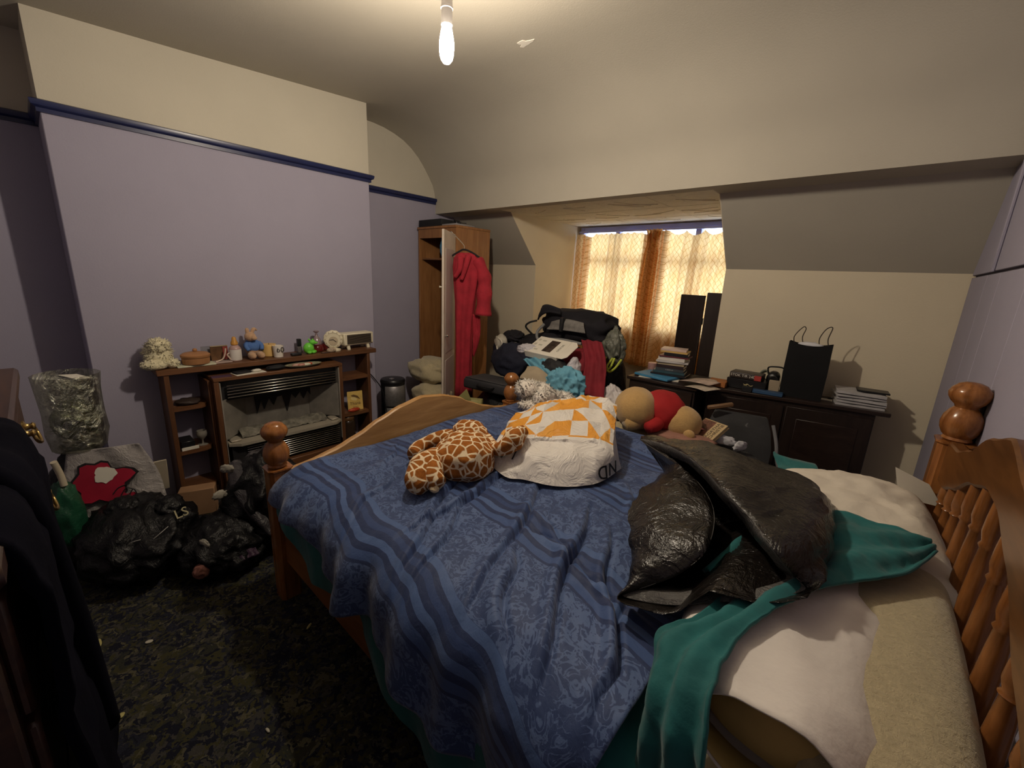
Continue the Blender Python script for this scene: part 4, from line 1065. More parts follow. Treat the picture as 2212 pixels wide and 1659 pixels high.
stack = [((.24, .17, .012), (.012, .012, .016), 'thin black book at the bottom of the stack', 0, .00, None),
         ((.215, .14, .018), (.03, .07, .09), 'dark teal paperback near the bottom of the stack', .10, -.005, None),
         ((.190, .14, .020), (.045, .055, .065), 'slate grey paperback low in the stack', .08, .0, ('A BOOK OF', .010, (.5, .5, .5))),
         ((.185, .135, .022), (.028, .016, .018), 'dark brown paperback in the middle of the stack', .05, .003, None),
         ((.180, .13, .018), (.42, .34, .22), 'tan covered book in the middle of the stack', .12, .0, None),
         ((.215, .15, .012), (.50, .48, .48), 'wide white and grey book jutting from the stack', .16, .006, None),
         ((.185, .13, .026), (.58, .54, .50), 'white paperback in the upper half of the stack', -.05, .012, None),
         ((.20, .14, .008), (.11, .02, .03), 'thin maroon book under the black paperback', .02, .022, None),
         ((.160, .12, .022), (.018, .016, .016), 'black paperback second from the top of the stack', .10, .030, None),
         ((.180, .125, .012), (.55, .36, .12), 'orange and cream paperback under the top book', .05, .018, None),
         ((.170, .12, .014), (.55, .42, .38), 'white and red paperback on top of the stack', .12, .008, None)]
# two flat papers first
bm = B(); box(bm, (-.15, -.11, 0), (.12, .10, .003), 0, place((-1.12, 2.93, z), .25)); tag(obj('magazine', bm, m_paper, None, 0), 'white magazine lying flat on the dark cabinet', 'magazine')
bm = B(); box(bm, (-.14, -.10, 0), (.13, .10, .016), .003, place((-1.135, 2.90, z+.0035), -.18)); tag(obj('blue_folder', bm, M('sky_blue_card', (.05, .22, .40), .5), None), 'thick blue and white folder under the book stack', 'folder')
zz = z+.020
for size, col, lab, rz, ox, tt in stack:
    book((bx+ox, by, zz), size, rz+.1, col, lab, 0, tt); zz += size[2]+.0006
t = thing('round_tin', 'pale pink round tin beside the stack of books', 'tin', (-1.245, 3.06, z))
bm = B(); lathe(bm, [(.030, 0), (.032, .003), (.032, .045), (.033, .046), (.033, .062), (.030, .065), (.001, .066)], (-1.262, 3.07, z), 28); obj('tin', bm, M('pink_tin', (.45, .26, .25), .35, var=.2, scale=30), t)
# open leaflets sliding over the front edge
m_mag = M('printed_paper', (.46, .36, .30), .5, var=.45, scale=18)
def leaf(label, pts, k, mat, nm='leaflet', thick=.0015):
    def f(u, v):
        a = Vector(pts[0]).lerp(Vector(pts[1]), u); b = Vector(pts[3]).lerp(Vector(pts[2]), u); p = a.lerp(b, v)
        p.z += k*math.sin(math.pi*u)*(.5+.5*math.sin(math.pi*v)); return p
    bm = B(); grid(bm, f, 10, 10); return tag(obj(nm, bm, mat, None, 180, solid=thick), label, 'paper')
leaf('open glossy leaflet hanging over the edge of the dark cabinet', [(-.96, 2.80, ZD+.026), (-.76, 2.80, ZD+.030), (-.72, 2.98, ZD+.032), (-.90, 3.0, ZD+.024)], .014, m_mag, 'leaflet')
leaf('pale folded leaflet lying between the cabinet and the sideboard', [(-.90, 2.76, ZD+.004), (-.76, 2.73, ZD+.004), (-.70, 2.86, ZD+.007), (-.84, 2.90, ZD+.010)], .010, M('pale_print', (.52, .45, .36), .6, var=.3, scale=25), 'leaflet')

# ------------------------------------------------------------------ things on the sideboard
def onD(x, y, z=0): return DK @ Vector((x, y, ZD+z+.0005))
ra = math.atan2(.20, .97)
bm = B(); box(bm, (-.062, -.060, 0), (.050, .060, .036), .003, place(onD(.075, .085), ra-.12)); tag(obj('orange_box', bm, M('orange_card', (.36, .13, .035), .6, var=.15), None), 'flat orange box on the sideboard end next to the cabinet', 'box')
t = thing('cassette_box', 'black box with a gold emblem under the tape box', 'box', onD(.215, .125, .0))
KM = place(onD(.245, .135, .0), ra-.20)
bm = B(); box(bm, (-.115, -.07, 0), (.115, .07, .066), .003, KM); obj('carton', bm, m_black_gl, t)
bm = B(); tube(bm, [KM @ Vector((-.01, -.0715, .026)), KM @ Vector((.012, -.0715, .040)), KM @ Vector((.03, -.0715, .030)), KM @ Vector((.045, -.0715, .036))], .002, 5); tube(bm, [KM @ Vector((-.012, -.0715, .038)), KM @ Vector((.02, -.0715, .026)), KM @ Vector((.038, -.0715, .022))], .0018, 5); obj('emblem', bm, M('gold_ink', (.5, .42, .2), .4, .4), t)
t = thing('tape_box', 'dark tape box with white lettering and a red end on the black box', 'box', onD(.215, .12, .067))
KM2 = place(onD(.235, .135, .067), ra-.22)
bm = B(); box(bm, (-.095, -.06, 0), (.095, .06, .040), .006, KM2, 2); obj('carton', bm, M('dark_brown_card', (.03, .022, .02), .4), t)
bm = text_bm('STOK T/R 240', .024, KM2 @ Matrix.Translation((-.015, -.0606, .021)) @ Matrix.Rotation(math.pi/2, 4, 'X'), .0004); obj('lettering', bm, M('white_ink', (.65, .62, .55), .6), t, 0)
bm = B(); box(bm, (.055, -.0625, .003), (.094, -.0605, .036), 0, KM2); obj('red_end', bm, M('red_label', (.42, .05, .04), .5), t)
bm = B(); box(bm, (-.028, -.02, 0), (.028, .02, .034), .003, place(onD(.245, .022), ra)); tag(obj('small_black_box', bm, m_black, None), 'small black box in front of the gold emblem box', 'box')
bm = B(); box(bm, (-.085, -.03, 0), (.085, .03, .022), .003, place(onD(.36, .035), ra-.1)); tag(obj('blue_case', bm, M('dark_blue_card', (.03, .075, .16), .5), None), 'flat dark blue case at the front of the sideboard', 'case')
bm = B(); box(bm, (-.030, -.012, 0), (.030, .012, .085), .003, place(onD(.392, .085), ra)); tag(obj('beige_book', bm, M('beige_card', (.36, .29, .20), .7), None), 'beige box standing beside the black paper bag', 'box')
t = thing('photo_camera', 'black camera with a neck strap between the boxes and the bag', 'camera', onD(.39, .175))
bm = B(); lump(bm, onD(.385, .180, .062), (.038, .038, .066), 3, .14, 2.2, 3, False, .95, squ=.7); obj('body', bm, m_black_gl, t, 60)
bm = B(); lathe(bm, [(.03, 0), (.03, .03), (.026, .035), (.024, .034), (.001, .030)], onD(.385, .150, .070), 20, DK.to_3x3() @ Vector((0, -1, .2))); obj('lens', bm, m_black_gl, t)
bm = B(); tube(bm, [onD(.355, .17, .11), onD(.345, .15, .15), onD(.37, .13, .165), onD(.43, .14, .16), onD(.44, .17, .11)], .005, 6); obj('strap', bm, m_black, t)
bm = B(); tube(bm, [onD(.30, .20, .07), onD(.315, .19, .115), onD(.34, .19, .125), onD(.36, .19, .09), onD(.345, .20, .06), onD(.32, .20, .10), onD(.35, .21, .12)], .006, 6); tag(obj('coiled_lead', bm, M('grey_green_cable', (.16, .17, .13), .5), None), 'coiled grey green lead behind the tape box', 'cable')
# black paper carrier bag
t = thing('paper_bag', 'tall black paper gift bag with rope handles on the sideboard', 'bag', onD(.53, .09))
KB = place(onD(.54, .10), ra-.16)
def ringr(hw, hd, z, dn=0.0, n=7):
    P = []
    for k in range(n): P.append((-hw+2*hw*k/n, -hd))
    for k in range(n): P.append((hw, -hd+2*hd*k/n))
    for k in range(n): P.append((hw-2*hw*k/n, hd))
    for k in range(n): P.append((-hw, hd-2*hd*k/n))
    return [KB @ Vector((x, y, z-dn*(1-(x/hw)**2))) for x, y in P]
rings = [ringr(.108, .050, 0), ringr(.108, .050, .003), ringr(.112, .046, .15), ringr(.110, .038, .28), ringr(.110, .034, .345, .018)]
inner = [ringr(.107, .031, .345, .018), ringr(.108, .040, .20), ringr(.105, .044, .02)]
bm = B(); loft(bm, rings+inner, True, True); obj('bag_body', bm, M('black_paper', (.007, .007, .008), .7, var=.2, spec=.2), t, 30)
for sgn, xs in ((-1, -.062), (1, .066)):
    bm = B(); tube(bm, [KB @ Vector((xs-.018*sgn*0-.022, .0, .325)), KB @ Vector((xs-.03, -.004, .375)), KB @ Vector((xs-.006*sgn, -.010, .435)), KB @ Vector((xs+.022, -.012, .425 if sgn < 0 else .445)), KB @ Vector((xs+.012, -.006, .375)), KB @ Vector((xs+.024, .002, .325))], .0028, 6); obj('rope_handle', bm, M('dark_cord', (.05, .04, .032), .8), t, 60)
bm = B(); lump(bm, KB @ Vector((0, .0, .325)), (.06, .024, .022), 5, .35, 3, 3, True, .9); tag(obj('tissue_paper', bm, M('white_tissue', (.66, .66, .70), .8), None, 180), 'crumpled white tissue paper in the black paper bag', 'paper')
# papers at the right hand end
rr = random.Random(3); zz = .0
labs = ['bottom sheaf of white papers on the sideboard', 'loose white papers second from the bottom of the sheaf', 'crinkled white papers in the middle of the sheaf', 'white papers with bent edges near the top of the sheaf', 'white folder on top of the paper sheaf']
for i, lb in enumerate(labs):
    h = (.012, .010, .014, .010, .014)[i]; mm = place(onD(.835+rr.uniform(-.012, .012), .125, zz), ra+rr.uniform(-.12, .10))
    def f(u, v, h=h, mm=mm, i=i, top=True):
        return mm @ Vector((-.115+.23*u, -.085+.17*v, (h if top else 0)+(.004*noise.noise(Vector((u*4, v*4, i*3.3))) if top else 0)+.0005))
    bm = B(); n = 12
    T = [[bm.verts.new(f(a/n, b/n)) for b in range(n+1)] for a in range(n+1)]; Bo = [[bm.verts.new(f(a/n, b/n, top=False)) for b in range(n+1)] for a in range(n+1)]
    for a in range(n):
        for b in range(n):
            bm.faces.new((T[a][b], T[a+1][b], T[a+1][b+1], T[a][b+1])); bm.faces.new((Bo[a][b], Bo[a][b+1], Bo[a+1][b+1], Bo[a+1][b]))
    for a in range(n):
        for S, e in ((0, 0), (1, n)):
            bm.faces.new((T[a][e], T[a+1][e], Bo[a+1][e], Bo[a][e])); bm.faces.new((T[e][a], T[e][a+1], Bo[e][a+1], Bo[e][a]))
    tag(obj('paper_sheaf', bm, M('grey_white_paper', (.46, .45, .46), .8, var=.12, scale=30), None, 30), lb, 'papers', 'sheaf of papers on the sideboard'); zz += h+.006
bm = B(); box(bm, (-.075, -.05, 0), (.075, .05, .009), .002, place(onD(.885, .115, zz+.001), ra-.1)); tag(obj('tablet', bm, m_black_gl, None), 'black tablet lying on the sheaf of papers', 'tablet')
bm = B(); box(bm, (-.035, -.02, 0), (.035, .02, .003), 0, place(onD(.675, .13), ra-.15)); tag(obj('note_paper', bm, m_paper, None, 0), 'small white note between the black bag and the papers', 'paper')
bm = B(); tube(bm, [onD(.69, .155, .004), onD(.72, .15, .012), onD(.74, .165, .004), onD(.76, .15, .004)], .004, 6); tag(obj('short_cable', bm, m_black, None), 'short black cable beside the small white note', 'cable')

# ------------------------------------------------------------------ heap between the bed and the dormer
m_blackfilm = plastic_film('black_film', (.005, .005, .006), .40, 9, .8)
m_blackfilm.node_tree.nodes['Principled BSDF'].inputs['Specular IOR Level'].default_value = .3
m_blackcloth = M('black_cloth', (.010, .009, .013), .9, var=.3, bmp=.5, bscale=30, bdist=.008)
m_navycloth = M('navy_cloth', (.012, .014, .030), .85, var=.3, bmp=.4, bscale=30, bdist=.008)
def heap(name, label, cat, c, r, sd, mat, amp=.22, freq=1.8, flat=.85, group=None, rot=None, sub=4, ridged=True, squ=1.0, pleat=None):
    bm = B(); lump(bm, c, r, sd, amp, freq, sub, ridged, flat, squ, rot, pleat)
    return tag(obj(name, bm, mat, None, 180), label, cat, group)
heap('bin_bag', 'big black bag of clothes at the base of the heap by the wardrobe', 'bag', (-2.29, 2.86, .34), (.22, .25, .40), 1, m_blackfilm, .16, 1.6)
heap('bin_bag', 'full black bag at the base of the heap under the holdall', 'bag', (-1.86, 3.00, .36), (.20, .23, .42), 2, m_blackfilm, .16, 1.6)
heap('coat', 'black coat bundled on the heap beneath the grey holdall', 'coat', (-2.06, 2.80, .80), (.30, .16, .17), 5, m_blackcloth, .25, 1.9)
heap('navy_jumper', 'dark navy jumper slumped on the heap beside the wardrobe', 'jumper', (-2.30, 2.62, .72), (.20, .12, .15), 7, m_navycloth, .22, 2)
# grey and black holdall on top
hold = thing('holdall', 'black holdall with grey mesh panels on top of the heap', 'bag', (-1.86, 2.92, .93))
bm = B(); lump(bm, (-1.84, 2.92, 1.05), (.33, .17, .135), 4, .14, 2.0, 4, True, .9, .8); obj('body', bm, m_blackcloth, hold, 180)
m_greymesh = M('grey_mesh', (.17, .16, .15), .8, var=.25, scale=30)
bm = strip([(-2.00, 2.735, 1.085), (-1.86, 2.72, 1.12), (-1.70, 2.735, 1.105)], [(-2.03, 2.715, 1.02), (-1.86, 2.69, 1.035), (-1.66, 2.71, 1.03)], 24, 8, .004, 1, 2); obj('mesh_panel', bm, m_greymesh, hold, 180, solid=.01)
bm = B(); box(bm, (-1.885, 2.675, 1.02), (-1.855, 2.735, 1.13), .006); obj('strap', bm, m_black, hold)
bm = B(); tube(bm, [(-2.06, 2.72, 1.06), (-2.10, 2.68, .99), (-2.06, 2.66, .93), (-1.95, 2.655, .955), (-1.80, 2.655, .965), (-1.66, 2.665, .955)], .012, 8); obj('piping', bm, M('grey_piping', (.20, .20, .20), .7), hold)
bm = strip([(-2.14, 2.80, 1.15), (-2.12, 2.75, 1.20), (-2.04, 2.74, 1.215), (-1.94, 2.76, 1.19)], [(-2.18, 2.78, 1.08), (-2.10, 2.72, 1.135), (-2.02, 2.72, 1.16), (-1.92, 2.74, 1.15)], 20, 6, .006, 1, 5); obj('flap', bm, m_blackcloth, hold, 180, solid=.012)
bm = B(); tube(bm, [(-2.20, 2.74, .96), (-2.24, 2.70, 1.02), (-2.20, 2.70, 1.06), (-2.14, 2.72, 1.08)], .008, 8); obj('handle', bm, m_black, hold)
# white and black sports bag beside the wardrobe
t = thing('drawstring_bag', 'black white and navy drawstring bag wedged beside the wardrobe', 'bag', (-2.50, 2.72, .6))
bm = B(); lump(bm, (-2.50, 2.72, .74), (.10, .09, .16), 3, .2, 2, 4, True, .9); obj('bag_body', bm, m_navycloth, t, 180)
bm = B(); lump(bm, (-2.475, 2.655, .86), (.06, .05, .065), 6, .25, 2.4, 3, True, .9); obj('white_panel', bm, M('off_white_nylon', (.46, .43, .36), .6, var=.2), t, 180)
bm = B(); tube(bm, [(-2.47, 2.61, .90), (-2.42, 2.60, .88), (-2.415, 2.605, .82), (-2.45, 2.60, .78), (-2.475, 2.60, .83)], .007, 8); obj('drawstring', bm, M('white_cord', (.6, .56, .48), .7), t)
heap('black_scarf', 'black scarf bunched above the white and navy bag', 'scarf', (-2.40, 2.74, .915), (.10, .07, .05), 4, m_blackcloth, .3, 2.2)
# flat dark suitcase
t = thing('suitcase', 'flat dark grey suitcase lying in front of the heap', 'suitcase', (-2.33, 2.40, .46))
SM = place((-2.30, 2.42, .50), math.radians(8), math.radians(-4))
bm = B(); box(bm, (-.24, -.14, 0), (.24, .15, .085), .02, SM, 3); obj('shell', bm, M('charcoal_nylon', (.030, .030, .034), .6, var=.25), t)
bm = B(); box(bm, (-.23, -.13, .0855), (.23, .14, .092), .003, SM); obj('lid_panel', bm, M('grey_nylon', (.055, .055, .060), .65, var=.2), t)
bm = B(); tube(bm, [SM @ Vector((-.08, -.14, .05)), SM @ Vector((-.06, -.165, .05)), SM @ Vector((.06, -.165, .05)), SM @ Vector((.08, -.14, .05))], .008, 8); obj('handle', bm, m_black, t)
heap('bin_bag', 'black bag holding up the flat grey suitcase', 'bag', (-2.30, 2.44, .24), (.26, .15, .24), 9, m_blackfilm, .14, 1.6, .95)
# gift bag with a gold green sheen
t = thing('gift_bag', 'shiny yellow green gift bag between the bed and the wardrobe', 'bag', (-2.36, 2.20, 0))
m_gift = plastic_film('gold_green_foil', (.33, .30, .12), .25, 8, .4)
GM = place((-2.36, 2.19, .0), .5)
rings = [[GM @ Vector((x*s, y*s2, z)) for x, y in ((-.1, -.05), (.1, -.05), (.1, .05), (-.1, .05))] for z, s, s2 in ((0, 1, 1), (.3, 1.02, .9), (.46, 1.0, .5))]
bm = B(); loft(bm, rings, True, False); obj('bag_body', bm, m_gift, t, 20, solid=.003)
bm = B(); prism(bm, [(-.10, .46), (-.02, .545), (.02, .455)], 'Y', -.03, -.027); bmesh.ops.transform(bm, matrix=GM, verts=bm.verts); obj('flap', bm, m_gift, t, 20)
# beige folded cloth, light blue cloth, red cloth
m_beige = M('beige_canvas', (.36, .29, .20), .85, var=.12, bmp=.3)
t = thing('beige_tote', 'beige canvas tote bag with a folded top beside the footboard finial', 'bag', (-1.69, 2.19, .50))
TM = place((-1.69, 2.19, .085), .08)
bm = B(); box(bm, (-.085, -.05, .42), (.085, .05, .665), .015, TM, 2); obj('bag_body', bm, m_beige, t)
bm = strip([TM @ Vector((-.10, -.058, .655)), TM @ Vector((-.03, -.062, .665)), TM @ Vector((.095, -.058, .635))], [TM @ Vector((-.10, .02, .735)), TM @ Vector((-.02, .02, .745)), TM @ Vector((.08, .02, .70))], 20, 10, .006, 1, 3); obj('folded_top', bm, m_beige, t, 180, solid=.012)
heap('clothes_pile', 'dark heap of folded clothes standing behind the bed', 'clothes', (-1.78, 2.42, .30), (.30, .22, .34), 11, m_navycloth, .15, 1.7, .88)
m_ltblue = M('light_blue_cotton', (.13, .34, .46), .85, var=.15, bmp=.3, bscale=30)
bm = strip([(-1.92, 2.30, .85), (-1.76, 2.24, .78), (-1.64, 2.17, .70), (-1.60, 2.11, .63), (-1.58, 2.08, .56)], [(-1.80, 2.40, .895), (-1.56, 2.28, .83), (-1.38, 2.19, .78), (-1.27, 2.13, .73), (-1.26, 2.09, .57)], 70, 50, .009, 4, 2, 11, .030, 4.0)
tag(obj('blue_shirt', bm, m_ltblue, None, 180, solid=.008), 'crumpled light blue shirt draped down the front of the heap', 'shirt')
heap('blue_towel', 'light blue towel bunched under the shirt on the heap', 'towel', (-1.423,2.150,0.769), (.125, .075, .105), 5, m_ltblue, .28, 2.0, .9, None, None, 5, True, 1.0, (9, .12, 0))
heap('black_jumper', 'black woollen jumper bundled below the white box', 'jumper', (-1.66, 2.34, .80), (.11, .085, .085), 6, m_black, .15, 2)
bm = strip([(-1.62, 2.60, .99), (-1.50, 2.48, .84), (-1.44, 2.32, .68), (-1.38, 2.18, .54)], [(-1.48, 2.64, 1.0), (-1.38, 2.55, .88), (-1.30, 2.42, .72), (-1.22, 2.26, .54)], 50, 26, .007, 2.5, 7, 8, .022, 3)
tag(obj('red_blanket', bm, M('crimson_cotton', (.20, .012, .022), .85, var=.2, bmp=.3, bscale=30), None, 180, solid=.01), 'crimson blanket sliding down the window side of the heap', 'blanket')
heap('red_bundle', 'dark crimson cloth bundle inside the heap under the white box', 'cloth', (-1.60, 2.62, .74), (.17, .13, .18), 8, MATS['crimson_cotton'], .18, 1.8)
m_clearbag = plastic_film('pale_film', (.50, .48, .52), .25, 12, .7)
m_whitefilm = plastic_film('white_film', (.62, .58, .58), .35, 10, .8)
heap('clear_bag', 'pale crumpled plastic bag just under the white box', 'bag', (-1.92, 2.36, .905), (.085, .06, .04), 4, m_clearbag, .3, 2.5)
heap('net_bag', 'pale see-through plastic bag tucked beside the black jumper', 'bag', (-1.52, 2.37, .80), (.045, .06, .10), 7, m_clearbag, .2, 2.2)
# white box with a printed picture
t = thing('white_carton', 'white cardboard box with a printed photo lying on the heap', 'box', (-1.76, 2.44, .90))
XM = place((-1.755, 2.42, .905), math.radians(2), math.radians(24), math.radians(2))
m_card = M('white_card', (.66, .62, .54), .6, var=.06)
bm = B(); box(bm, (-.155, -.115, 0), (.125, .105, .048), .002, XM); obj('carton', bm, m_card, t)
bm = B(); prism(bm, [(.125, -.115), (.17, -.115), (.195, -.085), (.195, .06), (.16, .105), (.125, .105)], 'Z', .045, .048); bmesh.ops.transform(bm, matrix=XM, verts=bm.verts); obj('end_flap', bm, m_card, t, 20)
bm = B(); box(bm, (-.03, -.075, .0482), (.045, .075, .0488), 0, XM); obj('printed_photo', bm, M('dark_photo', (.045, .030, .025), .3, var=.9, scale=35), t, 0)
bm = text_bm('omron', .036, XM @ Matrix.Translation((.085, 0, .0486)) @ Matrix.Rotation(math.pi/2, 4, 'Z'), .0003); obj('lettering', bm, M('grey_ink', (.22, .21, .18), .6), t, 0)
for k in range(3):
    for x, w in ((-.13, .020), (-.085, .03)):
        bm = B(); box(bm, (x-w/2, -.075+k*.06, .0482), (x+w/2, -.050+k*.06-(.008 if w > .025 else 0), .0487), 0, XM); obj('printed_mark', bm, M('pale_grey_ink', (.42, .40, .33), .6), t, 0)
# camouflage carrier with lime handles
t = thing('camo_bag', 'grey green crinkled bag with lime green handles by the curtain', 'bag', (-1.42, 2.78, .85))
bm = B(); lump(bm, (-1.46, 2.80, .935), (.085, .07, .13), 6, .22, 2.4, 5, True, .95, 1.0, None, (7, .16, .55)); obj('bag_body', bm, M('grey_green_film', (.12, .125, .10), .4, var=.6, scale=22, bmp=.6, bscale=25, bdist=.01), t, 180)
m_lime = M('lime_webbing', (.40, .46, .05), .6)
for dx in (0, .055):
    bm = B(); tube(bm, [(-1.475+dx, 2.72, .88), (-1.475+dx*.7, 2.68, .82), (-1.445+dx*.6, 2.67, .785), (-1.41+dx*.7, 2.68, .82), (-1.405+dx, 2.72, .88)], .008, 8); obj('handle', bm, m_lime, t)
heap('bin_bag', 'black bag at the window end of the heap below the green handles', 'bag', (-1.52, 2.88, .42), (.14, .17, .50), 14, m_blackfilm, .14, 1.6, .9)
heap('white_carrier', 'white plastic carrier bag slumped beside the dark cabinet', 'bag', (-1.29, 2.50, .61), (.13, .11, .105), 5, m_whitefilm, .22, 2.2, .9, None, None, 5, True, 1.0, (9, .14, .5))
heap('pale_cushion', 'pale cushion between the bed and the dark cabinet', 'cushion', (-1.27, 2.44, .36), (.17, .16, .16), 3, MATS['cream_fleece'], .1, 1.5, .95)
heap('storage_bag', 'black bag on the floor under the pale cushion', 'bag', (-1.26, 2.46, .09), (.18, .16, .10), 4, m_blackfilm, .1, 1.5, .9)
heap('floor_bag', 'black bag on the floor between bed and sideboard', 'bag', (-.62, 2.56, .22), (.24, .18, .24), 6, m_blackfilm, .12, 1.5, .9)
# black canvas bag and paperback in front of the sideboard
t = thing('canvas_bag', 'black canvas shopping bag standing open in front of the sideboard', 'bag', (-.52, 2.55, .44))
m_canvas = M('charcoal_canvas', (.035, .035, .037), .85, var=.25, bmp=.3)
VM = place((-.50, 2.52, .455), math.radians(14), math.radians(-10))
rings = [[VM @ Vector((x*a, y*b+.03*z, z)) for x, y in ((-.16, -.07), (-.05, -.085), (.06, -.08), (.17, -.06), (.17, .05), (.06, .07), (-.05, .07), (-.16, .06))] for z, a, b in ((0, 1, 1), (.10, 1.02, 1.0), (.20, .92, .9), (.27, .78, .7))]
bm = B(); loft(bm, rings, True, False); obj('bag_body', bm, m_canvas, t, 60, solid=.006)
bm = B(); lump(bm, VM @ Vector((.0, -.01, .21)), (.10, .045, .05), 4, .25, 2.5, 3, True, .9); obj('stuffing', bm, M('grey_cloth', (.11, .11, .115), .9), t, 180)
bm = B(); tube(bm, [VM @ Vector((.165, -.05, .24)), VM @ Vector((.19, -.075, .15)), VM @ Vector((.205, -.09, .06)), VM @ Vector((.235, -.10, -.02))], .009, 8); obj('grey_edge', bm, M('grey_webbing', (.17, .17, .18), .8), t)
t = thing('paperback', 'tan paperback with black title lettering and a pink flower cover', 'book', (-.56, 2.33, .62))
PM = place((-.580, 2.285, .665), math.radians(-32), math.radians(38), math.radians(-4))
bm = B(); box(bm, (-.078, -.058, .002), (.076, .056, .016), 0, PM); obj('pages', bm, M('old_pages', (.45, .36, .22), .9), t, 0)
bm = B(); box(bm, (-.08, -.06, .016), (.08, .06, .018), 0, PM); box(bm, (-.08, -.06, 0), (.08, .06, .002), 0, PM); box(bm, (-.08, -.062, 0), (.08, -.06, .018), 0, PM); obj('cover', bm, M('tan_cover', (.48, .36, .20), .4, var=.1), t, 0)
for k, wd_ in enumerate(('AGATHA', 'CHRISTIE')):
    bm = text_bm(wd_, .027, PM @ Matrix.Translation((.030+.026*k, 0, .0183)) @ Matrix.Rotation(-math.pi/2, 4, 'Z') @ Matrix.Rotation(math.pi, 4, 'Z'), .0003); obj('lettering', bm, m_black, t, 0)
bm = B(); box(bm, (-.078, -.055, .0182), (.008, .055, .0186), 0, PM); obj('cover_picture', bm, M('dark_red_brown_print', (.16, .07, .05), .4, var=.7, scale=40), t, 0)
bm = B(); lump(bm, PM @ Vector((-.035, -.012, .0188)), (.020, .022, .0012), 4, .2, 3, 3, flat=1); obj('printed_flower', bm, M('pink_print', (.55, .17, .20), .5), t, 180)
bm = B(); box(bm, (-.06, -.014, -.011), (.075, .014, .011), .005, place((-.60, 2.46, .765), .5, 0, -.25)); tag(obj('wooden_block', bm, M('brown_wood_bar', (.16, .085, .04), .5), None), 'brown wooden bar poking out above the canvas bag', 'wood')
for k, (x, y, z, a, lb) in enumerate(((-.50, 2.27, .64, .3, 'crumpled white paper beside the paperback'), (-.43, 2.30, .62, 1.2, 'torn white paper at the foot of the canvas bag'), (-.66, 2.22, .63, 2.0, 'white paper scrap between the plush bear and the paperback'))):
    bm = B(); lump(bm, (x, y, z), (.045, .012, .024), k+4, .6, 2.6, 3, True, .9, 1, Matrix.Rotation(a, 3, 'Z')); tag(obj('paper_scrap', bm, M('cool_white_paper', (.55, .55, .58), .8), None, 180), lb, 'paper')
heap('grey_cloth', 'grey cloth holding the canvas bag up behind the bed', 'cloth', (-.55, 2.34, .50), (.22, .12, .11), 7, MATS['charcoal_canvas'], .15, 1.8, .95)
heap('clothes_bag', 'black bag on the floor behind the bed under the grey cloth', 'bag', (-.52, 2.26, .20), (.24, .17, .22), 8, m_blackfilm, .1, 1.6, .9)

# ------------------------------------------------------------------ pillows and loose linen at the head of the bed
m_linen = M('white_linen', (.74, .69, .64), .85, var=.06, bmp=.35, bscale=18, bdist=.012)
m_linen2 = M('cream_linen', (.66, .60, .51), .85, var=.06, bmp=.5, bscale=22, bdist=.012)
def pillow_f(c, L, W, H, Mx, seed, wr=.010, full=.42):
    """closed pillow: two bulging faces meeting in a seam"""
    bm = B(); n, m = 44, 34
    def f(u, v, s):
        a, b = 2*u-1, 2*v-1
        e = max(0, (1-abs(a)**2.6))*max(0, (1-abs(b)**2.6))
        z = s*H/2*e**full
        x = W/2*b*(1-.07*(a*a)); y = L/2*a*(1-.06*(b*b))
        p = Vector((x, y, z))
        k = Vector((x*9, y*9, seed+s))
        z += s*wr*(fr(k)+.8*rdg(Vector((x*7, y*7, seed*2.1))))*min(1, e*2)
        return Mx @ Vector((x, y, max(z, -H*.46)))
    for s in (1, -1): grid(bm, lambda u, v, s=s: f(u, v, s), n, m)
    return bm
# far pillow
PFM = place((.03, 1.625, .685), math.radians(6), math.radians(3), math.radians(-6))
far = tag(obj('pillow', pillow_f(None, .66, .46, .20, PFM, 3, .014), m_linen2, None, 180), 'creased off-white pillow by the headboard post next to the sideboard', 'pillow')
# cream bolster against the headboard
bm = B(); CMx = place((.140, 1.03, .672), 0, 0, math.radians(-4))
tag(obj('pillow', pillow_f(None, .92, .235, .190, CMx, 7, .003, .30), MATS['cream_fleece'], None, 180), 'smooth cream fleece pillow pushed against the headboard spindles', 'pillow')
# near pillow, its case open towards the room
NP = place((-.025, .955, .698), math.radians(-3), 0, math.radians(-2))
t = thing('pillow_in_case', 'white pillow in a loose pillowcase with its open end gaping', 'pillow', (-.055, .955, .59))
def case_ring(y, w, h, seed, dz=0.0, sc=1.0, n=56, wv=.011, dx=0.0):
    out = []
    for i in range(n):
        a = 2*math.pi*i/n; ca, sa = math.cos(a), math.sin(a)
        x = w/2*math.copysign(abs(ca)**.95, ca); z = h/2*math.copysign(abs(sa)**1.1, sa)
        k = wv*(fr(Vector((x*10, y*8, seed)))+.7*rdg(Vector((x*6+seed, y*6, z*2))))
        if z < 0: k *= .3
        out.append(NP @ Vector((x*sc+dx+.22*max(0, -y-.15), y, max(-.098, (z+dz)*sc+k))))
    return out
spec = [(-.300, .235, .175, -.004), (-.285, .25, .178, -.004), (-.25, .285, .172, 0), (-.20, .34, .175, 0), (-.10, .36, .17, 0), (0, .36, .168, 0), (.10, .355, .162, 0), (.18, .345, .145, 0), (.24, .33, .12, 0), (.285, .31, .085, 0), (.305, .27, .04, 0)]
bm = B(); loft(bm, [case_ring(y, w, h, 2, dz) for y, w, h, dz in spec], False, True); obj('pillowcase', bm, m_linen, t, 180, solid=.003)
bm = B(); loft(bm, [case_ring(y, w, h, 2, dz, .975) for y, w, h, dz in ((-.296, .235, .172, -.004), (-.28, .245, .172, -.004), (-.25, .27, .16, 0))], False, False); obj('case_lining', bm, M('yellowed_lining', (.50, .38, .13), .85, var=.15), t, 180, solid=.002)
